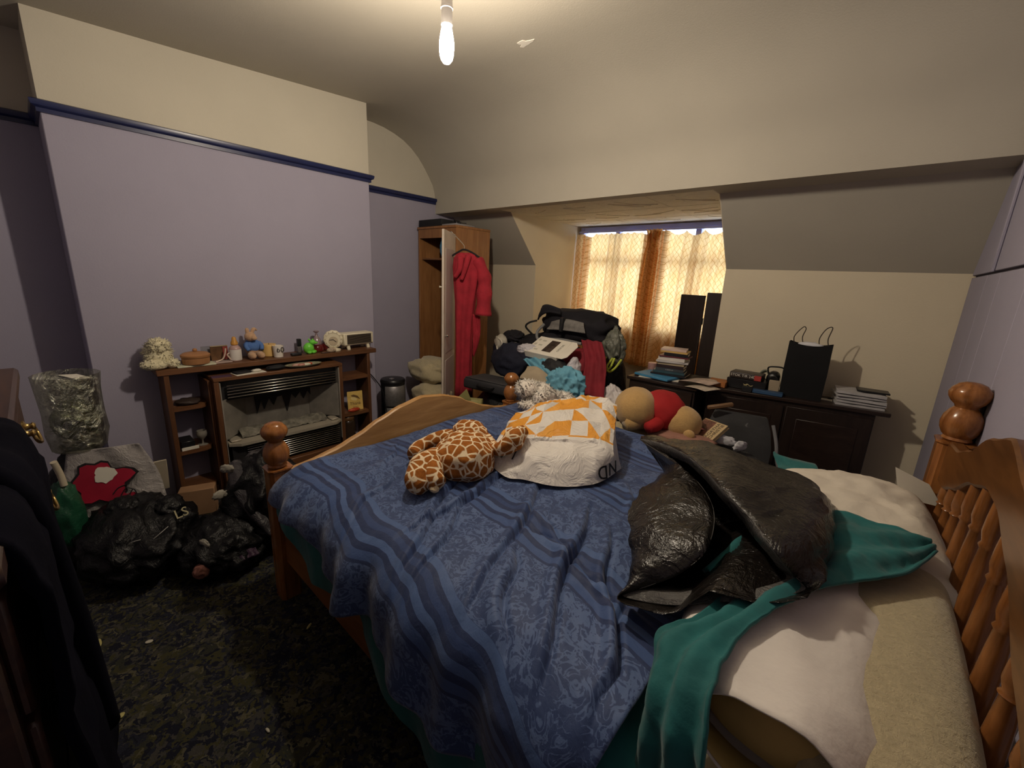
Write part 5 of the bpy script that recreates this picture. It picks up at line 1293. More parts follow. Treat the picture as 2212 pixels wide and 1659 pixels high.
bm = B(); loft(bm, [case_ring(y, w, h, 5, 0, .93) for y, w, h in ((-.275, .06, .02), (-.268, .17, .085), (-.25, .22, .125), (-.17, .29, .145), (0, .33, .148), (.2, .30, .11))], True, True); obj('pillow_pad', bm, M('yellow_ticking_pad', (.42, .30, .11), .9, var=.2), t, 180)
# small pointed paper behind the far pillow
bm = B(); prism(bm, [(-.02, 0), (.10, -.01), (.06, .06), (-.035, .10)], 'Z', -.0008, .0008); bmesh.ops.transform(bm, matrix=place((.175, 1.90, .735), math.radians(20), math.radians(70)), verts=bm.verts)
tag(obj('paper_sheet', bm, m_paper, None, 0), 'pointed white paper sheet sticking up behind the creased off-white pillow', 'paper')
# rumpled teal sheet thrown back over the pillows
A_ = [(-0.189,0.577,0.540), (-0.191,0.606,0.650), (-0.206,0.667,0.725), (-0.219,0.737,0.745), (-0.164,0.823,0.765), (-0.113,1.033,0.755), (-0.051,1.250,0.765), (-0.003,1.442,0.800), (0.078,1.451,0.810), (0.141,1.452,0.810), (0.195,1.437,0.805)]
B_ = [(-0.070,0.560,0.680), (-0.080,0.572,0.750), (-0.096,0.617,0.795), (-0.099,0.701,0.805), (-0.077,0.798,0.810), (-0.037,0.905,0.815), (0.007,0.999,0.815), (0.056,1.091,0.810), (0.107,1.158,0.805), (0.156,1.240,0.800), (0.208,1.396,0.800)]
bm = strip(A_, B_, 120, 50, .007, 2.2, 3, 6, .016, 3.0)
tag(obj('teal_throw', bm, m_teal, None, 180, solid=.007), 'rumpled teal sheet thrown back across the pillows and hanging over the bed edge', 'sheet')
A_ = [(-0.262,2.127,0.700), (-0.191,1.985,0.730), (-0.096,1.996,0.730)]
B_ = [(-0.173,1.804,0.700), (-0.091,1.708,0.730), (-0.010,1.705,0.720)]
bm = strip(A_, B_, 24, 10, .006, 2, 6)
tag(obj('teal_cloth', bm, m_teal, None, 180, solid=.012), 'fold of teal cloth behind the black bin bag on the bed', 'sheet')

# ------------------------------------------------------------------ open black bin bag lying on the quilt
rim = [(-0.646,1.544,0.800), (-0.493,1.416,0.860), (-0.338,1.247,0.900), (-0.222,1.087,0.915), (-0.140,1.009,0.905), (-0.077,0.923,0.900), (-0.040,0.947,0.850), (-0.015,0.958,0.820), (-0.080,0.882,0.805), (-0.157,0.864,0.760), (-0.244,0.846,0.710), (-0.344,0.828,0.685), (-0.298,0.879,0.710), (-0.237,0.920,0.765), (-0.211,0.986,0.810), (-0.246,1.126,0.835), (-0.347,1.283,0.830), (-0.494,1.411,0.820)]
bul = [(-0.640,1.614,0.770), (-0.461,1.581,0.800), (-0.295,1.626,0.815), (-0.143,1.570,0.830), (-0.041,1.498,0.830), (-0.005,1.494,0.800), (0.003,1.157,0.820), (-0.010,0.986,0.815), (-0.071,0.894,0.785), (-0.154,0.863,0.740), (-0.243,0.850,0.690), (-0.337,0.834,0.672), (-0.356,0.910,0.700), (-0.413,0.993,0.725), (-0.460,1.101,0.745), (-0.488,1.263,0.750), (-0.497,1.428,0.750), (-0.593,1.565,0.760)]
def close_path(P, k=6):
    n = len(P); V = [Vector(p) for p in P]; out = []
    for i in range(n):
        p0, p1, p2, p3 = V[i-1], V[i], V[(i+1) % n], V[(i+2) % n]
        for s in range(k):
            t_ = s/k
            out.append(.5*((2*p1)+(p2-p0)*t_+(2*p0-5*p1+4*p2-p3)*t_*t_+(3*p1-p0-3*p2+p3)*t_**3))
    return out
r0, r1 = close_path(rim), close_path(bul)
cen = Vector((-.30, 1.33, .67))
def bagring(t_, base=None):
    out = []
    for a, b in zip(r0, r1):
        if t_ <= 1:
            p = a.lerp(b, t_); w = math.sin(math.pi*t_)*.028
            p = p+(b-cen).normalized()*w*.8+Vector((0, 0, w*.5))
        else:
            p = b.lerp(cen, t_-1)
            p.z = max(.668, b.z+(.665-b.z)*(t_-1)**.7)
        d = .016*rdg(p*8+Vector((4, 1, 0)))+.008*rdg(p*22)+.014*(.5-abs(math.sin(len(out)*.19+2.5*t_)))*min(1, t_*3)
        p = p+(p-cen).normalized()*d*(1 if t_ > .02 else .35)
        ov = max(0, min(1, (p.x+.26)/.10))*max(0, min(1, (1.30-p.y)/.10))*max(0, min(1, (p.y-.58)/.06))
        p.z = max(p.z, .664+.140*ov)                # lies over the pillow
        out.append(p)
    return out
tt = [0, .06, .14, .24, .36, .48, .60, .72, .84, .94, 1.0, 1.12, 1.3, 1.55, 1.8, 1.97]
bm = B(); loft(bm, [bagring(x) for x in tt], False, True)
m_binfilm = plastic_film('bin_bag_film', (.008, .006, .005), .27, 8, .8)
t = thing('open_bin_bag', 'large open black bin bag lying crumpled on the quilt', 'bag', (-.35, 1.35, .66))
obj('bag_skin', bm, m_binfilm, t, 60, solid=.0015)
# turned lip of the mouth
bm = B(); lip = []
for k in range(len(r0)):
    a = r0[k]; tang = (r0[(k+1) % len(r0)]-r0[k-1]).normalized(); lip.append(a+Vector((0, 0, .002)))
inn = [p.lerp(cen+Vector((0, 0, .05)), .16+.07*noise.noise(p*11)) for p in r0]
for p in inn: p.z = max(p.z-.006, .672)
def dropr(ring, f): return [p.lerp(cen, f)+Vector((0, 0, -.02*f)) for p in ring]
loft(bm, [lip, [a.lerp(b, .5)+Vector((0, 0, .006)) for a, b in zip(lip, inn)], inn], False, False)
obj('mouth_lip', bm, plastic_film('bin_bag_lip', (.11, .105, .10), .22, 18, .9), t, 60, solid=.0015)
# teal cloth glimpsed inside the bag
bm = strip([(-0.214,0.987,0.750), (-0.154,1.271,0.770)], [(-0.150,0.943,0.755), (-0.080,1.137,0.800)], 20, 12, .010, 2, 4)
tag(obj('teal_garment', bm, m_teal, None, 180, solid=.01), 'teal garment glimpsed inside the open black bin bag', 'garment')

# ------------------------------------------------------------------ white and orange carrier bag lying on its side
def carrier_mat():
    m, nt, b = _new('triangle_print_film')
    uv = coords(nt, kind='UV'); sx = nt.nodes.new('ShaderNodeSeparateXYZ'); nt.links.new(uv, sx.inputs[0])
    k = 1/.058
    su, sv = mth(nt, 'MULTIPLY', sx.outputs['X'], k), mth(nt, 'MULTIPLY', sx.outputs['Y'], k)
    cu_, cv_ = mth(nt, 'FLOOR', su), mth(nt, 'FLOOR', sv); fu, fv = mth(nt, 'FRACT', su), mth(nt, 'FRACT', sv)
    par = mth(nt, 'MODULO', mth(nt, 'ADD', cu_, cv_), 2)
    fu2 = mth(nt, 'ABSOLUTE', mth(nt, 'SUBTRACT', fu, par))
    tri = mth(nt, 'GREATER_THAN', mth(nt, 'ADD', fu2, fv), 1)
    cb = nt.nodes.new('ShaderNodeCombineXYZ')
    nt.links.new(cu_, cb.inputs[0]); nt.links.new(cv_, cb.inputs[1]); nt.links.new(tri, cb.inputs[2])
    wn = nt.nodes.new('ShaderNodeTexWhiteNoise'); nt.links.new(cb.outputs[0], wn.inputs['Vector'])
    col = ramp(nt, wn.outputs['Value'], [(0, (.78, .74, .69)), (.46, (.78, .34, .045)), (.82, (.62, .59, .56)), (.90, (.84, .40, .07))], 'CONSTANT')
    up = mth(nt, 'GREATER_THAN', sx.outputs['Y'], .225)
    c = mixc(nt, up, (.80, .76, .71), col)
    nt.links.new(c, b.inputs['Base Color']); b.inputs['Roughness'].default_value = .42; b.inputs['Specular IOR Level'].default_value = .4
    v = coords(nt); n = nz(nt, v, 9, 4, .6, 1.2)
    bump(nt, b, mth(nt, 'ABSOLUTE', mth(nt, 'SUBTRACT', n.outputs['Fac'], .5)), .8, .025)
    return m
ct = thing('carrier_bag', 'white carrier bag with orange triangles lying beside the giraffe toy', 'bag', (-.98, 1.5, .645))
# outline across the bag: bottom front edge, up over the top, back down behind
lo_f = [(-1.109,1.139,0.668), (-0.980,1.105,0.665), (-0.918,1.138,0.665), (-0.807,1.181,0.665), (-0.733,1.258,0.665), (-0.697,1.349,0.665), (-0.695,1.506,0.668)]
mid_f = [(-1.155,1.239,0.740), (-1.078,1.229,0.745), (-0.974,1.254,0.770), (-0.894,1.303,0.775), (-0.811,1.380,0.775), (-0.750,1.422,0.770), (-0.720,1.467,0.750)]
top_f = [(-1.207,1.395,0.775), (-1.166,1.453,0.800), (-1.135,1.536,0.820), (-1.076,1.623,0.835), (-1.017,1.716,0.840), (-0.948,1.776,0.835), (-0.877,1.775,0.810)]
top_b = [tuple(Vector(p)+Vector((-.05, .06, -.02))) for p in top_f]
low_b = [tuple(Vector((p[0]-.12, p[1]+.14, .665))) for p in top_f]
secs = [smooth_path(q, 8) for q in (lo_f, mid_f, top_f, top_b, low_b)]
nu = len(secs[0])
def car(u, v):
    i = min(int(u*(nu-1)+.5), nu-1)
    col_ = [s[i] for s in secs]
    x = v*(len(col_)-1); k = min(int(x), len(col_)-2); t_ = x-k
    p0, p1, p2, p3 = col_[max(k-1, 0)], col_[k], col_[k+1], col_[min(k+2, len(col_)-1)]
    p = .5*((2*p1)+(p2-p0)*t_+(2*p0-5*p1+4*p2-p3)*t_*t_+(3*p1-p0-3*p2+p3)*t_**3)
    e = math.sin(math.pi*min(1, max(0, v*1.05)))
    d = .026*rdg(p*6+Vector((2, 7, 0)), 2)+.009*rdg(p*19)
    n = Vector((.3, -.75, .6)) if v < .5 else Vector((0, .4, .9))
    p = p+n*d*min(1, e+.15)
    # crease where the white base panel folds under the printed part
    p = p-Vector((.2, -.6, 0))*.050*math.exp(-((v-.235)/.03)**2)*math.sin(math.pi*u)
    p.z = max(p.z, .662)
    return p
bm = B(); grid(bm, car, nu-1, 60, lambda u, v: (u*.50, v*.80))
for ends in (0.0, 1.0):                              # close the two ends
    n = 20; V = [bm.verts.new(car(ends, k/n)) for k in range(n+1)]; V = V[:]
    try: bm.faces.new(V if ends == 0 else V[::-1])
    except ValueError: pass
obj('bag_film', bm, carrier_mat(), ct, 35)
def car_frame(u, v, turn=math.pi, lift=.006):
    p = car(u, v); du = (car(min(1, u+.05), v)-car(max(0, u-.05), v)).normalized(); dv = (car(u, min(1, v+.05))-car(u, max(0, v-.05))).normalized()
    n = du.cross(dv).normalized()
    if n.dot(Vector((.3, -.75, .6))) < 0: n = -n
    dv = n.cross(du)
    m_ = Matrix((du, dv, n)).transposed().to_4x4()
    return Matrix.Translation(p+n*lift) @ m_ @ Matrix.Rotation(turn, 4, 'Z')
m_print = M('black_print', (.02, .018, .018), .5)
for ch, u, v, s in (('N', .085, .165, .062), ('A', .150, .165, .062), ('L', .235, .165, .062), ('D', .825, .095, .075), ('N', .925, .105, .075)):
    bm = text_bm(ch, s, car_frame(u, v, math.pi, .007), .001); obj('lettering', bm, m_print, ct, 0)

# ------------------------------------------------------------------ soft toys on the bed
def giraffe_mat():
    m, nt, b = _new('giraffe_plush'); v = coords(nt)
    vo = nt.nodes.new('ShaderNodeTexVoronoi'); vo.feature = 'DISTANCE_TO_EDGE'; vo.inputs['Scale'].default_value = 27
    nt.links.new(v, vo.inputs['Vector'])
    n = nz(nt, v, 60, 4)
    br = ramp(nt, n.outputs['Fac'], [(.3, (.27, .085, .014)), (.7, (.42, .145, .028))])
    c = mixc(nt, ramp(nt, vo.outputs['Distance'], [(.055, (1, 1, 1)), (.10, (0, 0, 0))]), br, (.85, .70, .48))
    nt.links.new(c, b.inputs['Base Color']); b.inputs['Roughness'].default_value = .9; b.inputs['Specular IOR Level'].default_value = .15
    bump(nt, b, nz(nt, v, 150, 4).outputs['Fac'], .5, .004)
    return m
m_gir = giraffe_mat(); m_hoof = fur('cream_plush', (.70, .56, .36), .1)
g = thing('giraffe_toy', 'limp giraffe patterned soft toy lying on the quilt', 'soft toy', (-1.2, 1.1, .66))
ZQ = .658
def soft(nm, pts, r, mat=m_gir, par=g, n=18, nzs=.010):
    bm = B(); tube(bm, pts, r, n, 8)
    for v_ in bm.verts:
        v_.co += Vector((noise.noise(v_.co*13), noise.noise(v_.co*13+Vector((5, 0, 0))), noise.noise(v_.co*13+Vector((0, 9, 0)))))*nzs
        v_.co.z = max(v_.co.z, ZQ-.008)
    return obj(nm, bm, mat, par, 180)
def rb(*ks):
    def f(q):
        x = q*(len(ks)-1); i = min(int(x), len(ks)-2); t_ = x-i; t_ = t_*t_*(3-2*t_); return ks[i]+(ks[i+1]-ks[i])*t_
    return f
bm = B(); lump(bm, (-1.148,1.045,0.715), (.118, .135, .090), 3, .12, 1.6, 4, False, .75, .9, Matrix.Rotation(.6, 3, 'Z')); obj('body', bm, m_gir, g, 180)
bm = B(); lump(bm, (-1.229,1.143,0.765), (.085, .070, .055), 6, .10, 1.8, 4, False, .9); obj('rump', bm, m_gir, g, 180)
soft('leg', [(-1.253,1.112,0.745), (-1.322,1.068,0.730), (-1.365,1.003,0.705), (-1.330,0.930,0.690)], rb(.040, .038, .036, .030))
soft('leg', [(-1.125,0.977,0.715), (-1.197,0.945,0.720), (-1.176,0.863,0.715), (-1.137,0.814,0.700), (-1.097,0.805,0.688)], rb(.040, .042, .055, .052, .030))
soft('leg', [(-1.185,0.912,0.715), (-1.130,0.860,0.705), (-1.071,0.856,0.690)], rb(.045, .048, .030))
soft('neck', [(-1.173,1.160,0.735), (-1.064,1.136,0.745), (-1.024,1.163,0.770), (-1.026,1.231,0.795)], rb(.045, .028, .040, .034))
soft('head', [(-1.031,1.135,0.760), (-1.020,1.185,0.785), (-1.010,1.249,0.815)], rb(.020, .046, .024))
for q in ((-1.117,0.786,0.680), (-1.076,0.834,0.678)):
    bm = B(); lump(bm, q, (.020, .016, .013), 3, .1, 2, 3, flat=.9); obj('hoof', bm, m_hoof, g, 180)
# spotted fluffy leopard toy
m_spot = fur('spotted_white_fur', (.80, .74, .66), .10, (.05, .042, .038)); m_wfur = fur('white_fur', (.80, .75, .68), .10)
t = thing('leopard_toy', 'fluffy white soft toy with dark grey spots on the quilt by the clothes heap', 'soft toy', (-1.52, 1.86, .66))
def fluffy(nm, c, r, sd, mat, par, n=260, ln=.022):
    bm = B(); lump(bm, c, r, sd, .10, 2, 4, False, .85); tufts(bm, c, r, n, ln, sd); return obj(nm, bm, mat, par, 180)
LP = Vector((-1.454,1.860,0.680)); 
fluffy('body', LP+Vector((0, .04, .055)), (.115, .10, .085), 3, m_spot, t, 420)
fluffy('head', LP+Vector((-.03, -.03, .105)), (.070, .062, .055), 5, m_spot, t, 260)
fluffy('paw', LP+Vector((.085, -.04, .075)), (.045, .040, .040), 7, m_wfur, t, 160)
fluffy('tail', LP+Vector((.03, -.07, .022)), (.085, .030, .028), 8, m_spot, t, 160)
for k in range(4):
    bm = B(); lathe(bm, [(.001, 0), (.0055, .004), (.001, .009)], LP+Vector((.062+.018*k, -.055-.004*k, .112-.006*k)), 8); obj('claw', bm, m_black_gl, t, 180)
t = thing('white_fluffy_toy', 'small white fluffy soft toy behind the orange triangle bag', 'soft toy', (-1.38, 1.98, .66))
LP = Vector((-1.366,2.000,0.690))
fluffy('body', LP+Vector((0, .03, .02)), (.085, .060, .045), 4, m_wfur, t, 300)
fluffy('head', LP+Vector((-.01, -.02, .040)), (.042, .038, .034), 6, m_wfur, t, 180)
for dx in (-.014, .012):
    bm = B(); lathe(bm, [(.001, 0), (.0055, .003), (.001, .007)], LP+Vector((-.004+dx, -.060, .046)), 8, (0, -1, 0)); obj('eye', bm, m_black_gl, t, 180)
# teddy bear in a red top, lying face down
m_bear = fur('honey_plush', (.50, .315, .125), .08); m_redtop = M('red_jersey', (.36, .012, .014), .85, var=.15, bmp=.3)
t = thing('bear_toy', 'honey coloured plush bear in a red top lying face down on the bed edge', 'soft toy', (-.85, 2.05, .65))
b0 = Vector((-0.928,2.098,0.740)); b1 = Vector((-0.830,2.198,0.735)); b2 = Vector((-0.719,2.197,0.700))
dv = (b2-b0).normalized()
rz_ = Matrix.Rotation(math.atan2(dv.y, dv.x), 3, 'Z')
bm = B(); lump(bm, b0+Vector((-.01, .03, .0)), (.115, .14, .118), 3, .04, 1.5, 4, False, .85, 1, rz_); obj('bottom', bm, m_bear, t, 180)
bm = B(); lump(bm, b1+Vector((.0, .03, -.005)), (.125, .135, .116), 5, .05, 2, 4, False, .85, 1, rz_); obj('red_top', bm, m_redtop, t, 180)
bm = B(); lump(bm, b2+Vector((.01, .03, -.005)), (.098, .108, .090), 6, .04, 1.6, 4, False, .9, 1, rz_); hd = obj('head', bm, m_bear, t, 180)
bm = B(); lump(bm, (-0.639,2.137,0.665), (.030, .018, .028), 2, .04, 2, 3, False, 1); obj('ear', bm, m_bear, hd, 180)
bm = B(); lump(bm, Vector((-0.674,2.242,0.720))+Vector((.0, .05, .0)), (.028, .018, .026), 2, .04, 2, 3, False, 1); obj('ear', bm, m_bear, hd, 180)
soft('leg', [(-0.878,2.138,0.690), (-0.904,2.051,0.685), (-0.934,2.004,0.680)], rb(.045, .044, .034), m_bear, t, 18, .004)
soft('arm', [(-0.808,2.175,0.700), (-0.800,2.081,0.690), (-0.814,2.027,0.684)], rb(.040, .038, .030), m_redtop, t, 18, .004)
heap('pink_cloth', 'pinkish cloth under the plush bear at the edge of the bed', 'cloth', (-0.679,2.138,0.640), (.16, .07, .022), 4, M('dusty_pink_cloth', (.30, .15, .11), .85, var=.15), .2, 2.5, .9, None, Matrix.Rotation(.35, 3, 'Z'))
heap('bedding_roll', 'rolled pale bedding filling the gap behind the bed', 'bedding', (-.98, 2.20, .36), (.30, .13, .25), 6, MATS['cream_fleece'], .1, 1.6, .95)

# ------------------------------------------------------------------ tall chest of drawers with a navy coat over it
m_mahog = wood('dark_mahogany', (.020, .008, .006), (.060, .026, .016), .4, 0)
m_brass = M('worn_brass', (.42, .30, .12), .35, 1.0, var=.2)
chest = thing('chest_of_drawers', 'tall dark mahogany chest of drawers with brass drop handles', 'chest', (-1.05, -.33, 0))
cx0, cx1, cyf, cyb, chz = -1.56, -.56, -.066, -.60, 1.15
bm = B(); box(bm, (cx0+.02, cyb, .06), (cx1-.02, cyf-.012, chz-.03), .004); obj('carcass', bm, m_mahog, chest)
bm = B(); box(bm, (cx0-.012, cyb, chz-.03), (cx1+.012, cyf+.008, chz), .006); obj('top', bm, m_mahog, chest)
bm = B(); box(bm, (cx0+.01, cyb, 0), (cx1-.01, cyf-.004, .06), .004); obj('plinth', bm, m_mahog, chest)
zs = [.085, .335, .575, .765, .945, 1.10]
for a, b in zip(zs, zs[1:]):
    bm = B(); box(bm, (cx0+.035, cyf-.012, a), (cx1-.035, cyf, b-.012), .004); d = obj('drawer', bm, m_mahog, chest)
    for x in (cx0+.19, cx1-.38):
        zc_ = (a+b)/2+.02
        h = B(); lathe(h, [(.015, 0), (.015, .003), (.008, .006), (.006, .012), (.009, .016), (.006, .020)], (x-.03, cyf, zc_), 14, (0, 1, 0))
        lathe(h, [(.015, 0), (.015, .003), (.008, .006), (.006, .012), (.009, .016), (.006, .020)], (x+.03, cyf, zc_), 14, (0, 1, 0))
        tube(h, [(x-.03, cyf+.015, zc_), (x-.032, cyf+.020, zc_-.018), (x, cyf+.024, zc_-.030), (x+.032, cyf+.020, zc_-.018), (x+.03, cyf+.015, zc_)], .0038, 8)
        obj('handle', h, m_brass, d, 60)
m_navyblk = M('navy_wool', (.0025, .0025, .006), .95, var=.3, bmp=.3, bscale=60, spec=.05)
t = thing('navy_coat', 'dark navy coat hanging over the front of the mahogany chest', 'coat', (-.80, -.05, .60))
bm = strip([(-1.06, -.13, 1.160), (-1.05, -.052, 1.14), (-1.04, -.044, .95), (-1.02, -.034, .74), (-1.0, -.030, .58)], [(-.60, -.16, 1.160), (-.595, -.054, 1.14), (-.59, -.046, .95), (-.59, -.036, .75), (-.60, -.034, .52)], 40, 30, .004, 3, 4, 7, .004)
obj('body', bm, m_navyblk, t, 180, solid=.012)
bm = B(); tube(bm, [(-.78, -.10, 1.18), (-.76, -.052, 1.12), (-.78, -.036, .92), (-.80, -.028, .70)], rb(.016, .018, .018, .016), 14)
obj('sleeve', bm, m_navyblk, t, 180)
bm = B(); lump(bm, (-1.26, -.15, chz+.045), (.05, .045, .055), 3, .15, 2, 3, True, .8); tag(obj('red_ornament', bm, M('bright_red', (.50, .02, .015), .4), None, 180), 'small bright red thing on top of the mahogany chest', 'ornament')

# ------------------------------------------------------------------ bags along the chimney wall
def clear_mat():
    m, nt, b = _new('clear_cellophane'); v = coords(nt)
    n = nz(nt, v, 16, 5, .6, 1.5)
    tr = nt.nodes.new('ShaderNodeBsdfTransparent'); tr.inputs['Color'].default_value = (.80, .80, .74, 1)
    gl = nt.nodes.new('ShaderNodeBsdfGlossy'); gl.inputs['Roughness'].default_value = .18; gl.inputs['Color'].default_value = (.7, .72, .62, 1)
    bn = nt.nodes.new('ShaderNodeBump'); bn.inputs['Strength'].default_value = 1.0; bn.inputs['Distance'].default_value = .03
    nt.links.new(n.outputs['Fac'], bn.inputs['Height']); nt.links.new(bn.outputs[0], gl.inputs['Normal'])
    mx = nt.nodes.new('ShaderNodeMixShader'); mx.inputs[0].default_value = .42
    nt.links.new(tr.outputs[0], mx.inputs[1]); nt.links.new(gl.outputs[0], mx.inputs[2])
    nt.links.new(mx.outputs[0], nt.nodes['Material Output'].inputs['Surface']); return m
t = thing('cellophane_bag', 'tall clear cellophane bag with glinting folds beside the chimney breast', 'bag', (-2.82, .03, .42))
cbx, cby = -2.83, .035
def cring(z, r, sd, n=48):
    out = []
    for i in range(n):
        a = 2*math.pi*i/n; k = 1+.07*rdg(Vector((math.cos(a)*2.2, math.sin(a)*2.2, z*7+sd)))
        out.append((cbx+r*k*1.05*math.cos(a), cby+r*k*math.sin(a), z))
    return out
bm = B(); loft(bm, [cring(z, r, 1) for z, r in ((.50, .05), (.52, .095), (.60, .108), (.70, .104), (.80, .106), (.875, .112), (.885, .113))], True, False); obj('bag_film', bm, clear_mat(), t, 60)
bm = B(); lump(bm, (cbx, cby, .655), (.082, .078, .10), 4, .2, 2, 4, True, .95); obj('foil_lining', bm, M('holographic_foil', (.30, .33, .24), .2, .8, var=.6, scale=16, bmp=.8, bscale=22, bdist=.02), t, 180)
bm = B(); box(bm, (-.05, -.035, 0), (.05, .035, .0015), 0, place((cbx+.03, cby+.03, .872), .5, -.15, .1)); obj('paper_slip', bm, m_paper, t, 0)
heap('dark_holdall', 'dark bag on the floor supporting the clear cellophane bag', 'bag', (-2.90, .03, .24), (.16, .13, .26), 5, m_blackfilm, .12, 1.6, .9)
# white gift bag with a red and black print
t = thing('print_bag', 'white bag with a bold red and black print below the cellophane bag', 'bag', (-2.70, .10, .15))
QM = place((-2.66, .085, .20), math.radians(72), math.radians(78))
bm = strip([QM @ Vector((-.13, .33, 0)), QM @ Vector((-.15, .18, .01)), QM @ Vector((-.13, 0, .0))], [QM @ Vector((.13, .33, 0)), QM @ Vector((.19, .18, -.01)), QM @ Vector((.22, 0, 0))], 30, 24, .006, 2, 3, 8, .01); obj('bag_film', bm, plastic_film('grey_white_film', (.30, .28, .27), .35, 10, .8), t, 180, solid=.003)
m_redp = M('bold_red_print', (.34, .012, .035), .5, var=.25); 
def blot(nm, mat, x, y, r, z, sd, k=.35):
    bm = B(); P = []
    for i in range(28):
        a = 2*math.pi*i/28; q = r*(1+k*noise.noise(Vector((math.cos(a)*1.8, math.sin(a)*1.8, sd)))*1.5); P.append((x+q*math.cos(a), y+q*math.sin(a)*.9))
    prism(bm, P, 'Z', z, z+.002); bmesh.ops.transform(bm, matrix=QM, verts=bm.verts); return obj(nm, bm, mat, t, 20)
blot('black_outline', m_black, -.01, .165, .108, .022, 2); blot('red_print', m_redp, -.01, .165, .098, .025, 2)
blot('white_patch', m_paper, 0, .20, .042, .028, 5); blot('red_print', m_redp, .06, .05, .055, .024, 8)
for k in range(3):
    bm = B(); tube(bm, [QM @ Vector((.02+.025*k, .10-.02*k, .029)), QM @ Vector((.045+.025*k, .13-.01*k, .029)), QM @ Vector((.085+.012*k, .14-.03*k, .029))], .0025, 5); obj('black_line', bm, m_black, t)
heap('green_bag', 'dark green plastic bag between the chest and the print bag', 'bag', (-2.60, -.055, .27), (.07, .055, .18), 4, plastic_film('green_film', (.010, .070, .035), .4, 10, .5), .15, 2, .95)
bm = B(); tube(bm, [(-2.55, -.06, .56), (-2.56, -.05, .50), (-2.56, -.045, .44)], .012, 10); tag(obj('cardboard_tube', bm, M('pale_card_tube', (.50, .44, .33), .7), None), 'short pale cardboard tube above the green bag', 'tube')
heap('floor_sack', 'dark sack on the floor behind the green and print bags', 'bag', (-2.66, -.05, .09), (.13, .11, .11), 6, m_blackfilm, .12, 1.6, .85)
# black bin bags on the carpet
b1_ = thing('black_sack', 'shiny knotted black bin bag with a printed logo by the surround', 'bag', (-2.45, .18, 0))
bm = B(); lump(bm, (-2.46, .16, .14), (.28, .21, .165), 2, .20, 1.7, 5, True, .83, 1.0, None, (11, .08, .1)); obj('bag_skin', bm, m_blackfilm, b1_, 180)
for (x, y, z, sd) in ((-2.48, .12, .285, 3), (-2.40, .27, .265, 5)):
    bm = B(); lump(bm, (x, y, z), (.07, .06, .055), sd, .3, 2.2, 4, True, .9); obj('knot', bm, m_blackfilm, b1_, 180)
bm = text_bm('LS', .06, place((-2.30, .30, .27), math.radians(105), math.radians(62)), .001); obj('lettering', bm, M('pale_yellow_ink', (.42, .38, .22), .5), b1_, 0)
bm = B(); rr = []
for i in range(21):
    a = 2*math.pi*i/20; rr.append((-2.20+.006*math.cos(a), .18+.036*math.cos(a), .17+.026*math.sin(a)))
tube(bm, rr, .003, 6, 1); obj('printed_ring', bm, M('grey_white_ink', (.36, .35, .33), .5), b1_, 60)
for pts in ([(-2.27, .08, .20), (-2.24, .11, .235), (-2.22, .14, .245)], [(-2.25, .15, .19), (-2.23, .20, .235), (-2.25, .24, .25)]):
    bm = B(); tube(bm, pts, .002, 5); obj('printed_line', bm, MATS['grey_white_ink'], b1_, 60)
b2_ = thing('black_sack', 'tall grey black bin bag leaning between the surround and the bedpost', 'bag', (-2.25, .66, 0))
bm = B(); lump(bm, (-2.28, .66, .21), (.24, .20, .245), 7, .18, 1.6, 5, True, .86, 1.0, None, (9, .12, .3)); obj('bag_skin', bm, m_blackfilm, b2_, 180)
bm = strip([(-2.36, .52, .43), (-2.24, .49, .37), (-2.10, .52, .25), (-2.04, .58, .14)], [(-2.40, .72, .47), (-2.24, .74, .41), (-2.08, .72, .28), (-2.02, .72, .16)], 36, 20, .010, 2.5, 4, 7, .012); obj('loose_film', bm, plastic_film('grey_black_film', (.035, .032, .036), .35, 11, .7), b2_, 180, solid=.003)
b3_ = thing('black_sack', 'low black bin bag with purple lining at the foot of the bed', 'bag', (-2.12, .42, 0))
bm = B(); lump(bm, (-2.20, .42, .10), (.20, .17, .13), 9, .20, 1.8, 5, True, .8, 1.0, None, (9, .1, .1)); obj('bag_skin', bm, m_blackfilm, b3_, 180)
bm = strip([(-2.12, .40, .205), (-2.05, .42, .16), (-2.00, .44, .09)], [(-2.14, .48, .21), (-2.06, .50, .165), (-2.00, .52, .09)], 20, 10, .006, 2, 3); obj('lining', bm, plastic_film('purple_black_film', (.05, .022, .05), .3, 14, .8), b3_, 180, solid=.003)
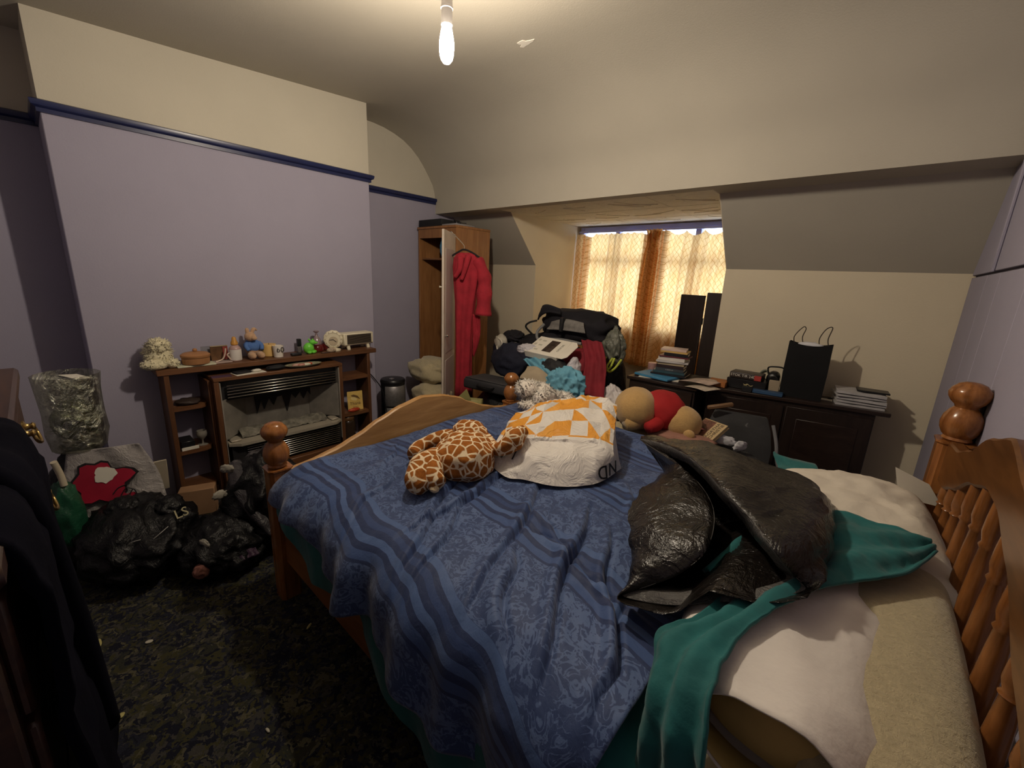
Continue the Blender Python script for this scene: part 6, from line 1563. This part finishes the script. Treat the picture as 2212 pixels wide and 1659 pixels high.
for x, y, z, a, lb in ((-2.09, .335, .19, .4, 'white paper tag stuck between the black sacks'), (-2.30, .50, .43, 1.0, 'crumpled white wrapper on the tall black sack'), (-2.22, .44, .34, 1.7, 'pale crumpled paper at the neck of the low sack')):
    bm = B(); lump(bm, (x, y, z), (.026, .006, .020), int(a*9), .6, 2.8, 3, True, .95, 1, Matrix.Rotation(a, 3, 'Z')); tag(obj('paper_scrap', bm, M('grubby_paper', (.32, .30, .25), .8), None, 180), lb, 'paper')
heap('pink_toy', 'small pinkish toy half hidden between the black sacks', 'toy', (-2.035, .30, .10), (.035, .03, .03), 4, M('dull_pink_plush', (.22, .09, .07), .8), .15, 2)
bm = B(); box(bm, (-.10, -.005, 0), (.10, .005, .20), .002, place((-2.93, .25, .14), math.radians(88), math.radians(14))); tag(obj('cardboard_piece', bm, M('pale_cardboard', (.46, .40, .30), .8, var=.2), None), 'piece of pale cardboard leaning on the wall behind the black sack', 'cardboard')
bm = B(); box(bm, (-.085, -.04, 0), (.085, .04, .16), .004, place((-2.78, .45, 0), math.radians(70))); tag(obj('cardboard_box', bm, M('brown_cardboard', (.30, .17, .09), .8, var=.15), None), 'small brown cardboard box at the foot of the corner shelves', 'box')
# scraps on the carpet
for i, (p, s, lb) in enumerate((((-1.988,-0.039,0.004), (.022, .006), 'yellow paper scrap on the carpet near the chest'), ((-1.864,0.087,0.004), (.012, .008), 'pale oval scrap on the open carpet'), ((-1.509,0.536,0.004), (.016, .005), 'curled white scrap on the carpet under the bed rail'), ((-1.199,0.277,0.004), (.010, .004), 'thin white scrap on the carpet by the quilt'), ((-1.579,-0.022,0.004), (.008, .010), 'small bright scrap on the carpet by the coat'))):
    bm = B(); lump(bm, p, (s[0], s[1], .003), i+2, .3, 2, 2, True, .9, 1, Matrix.Rotation(i*1.1, 3, 'Z')); tag(obj('litter_scrap', bm, M('scrap_%d' % (i % 2), ((.50, .47, .38), (.45, .40, .15))[1 if i == 0 else 0], .7), None, 180), lb, 'scrap')
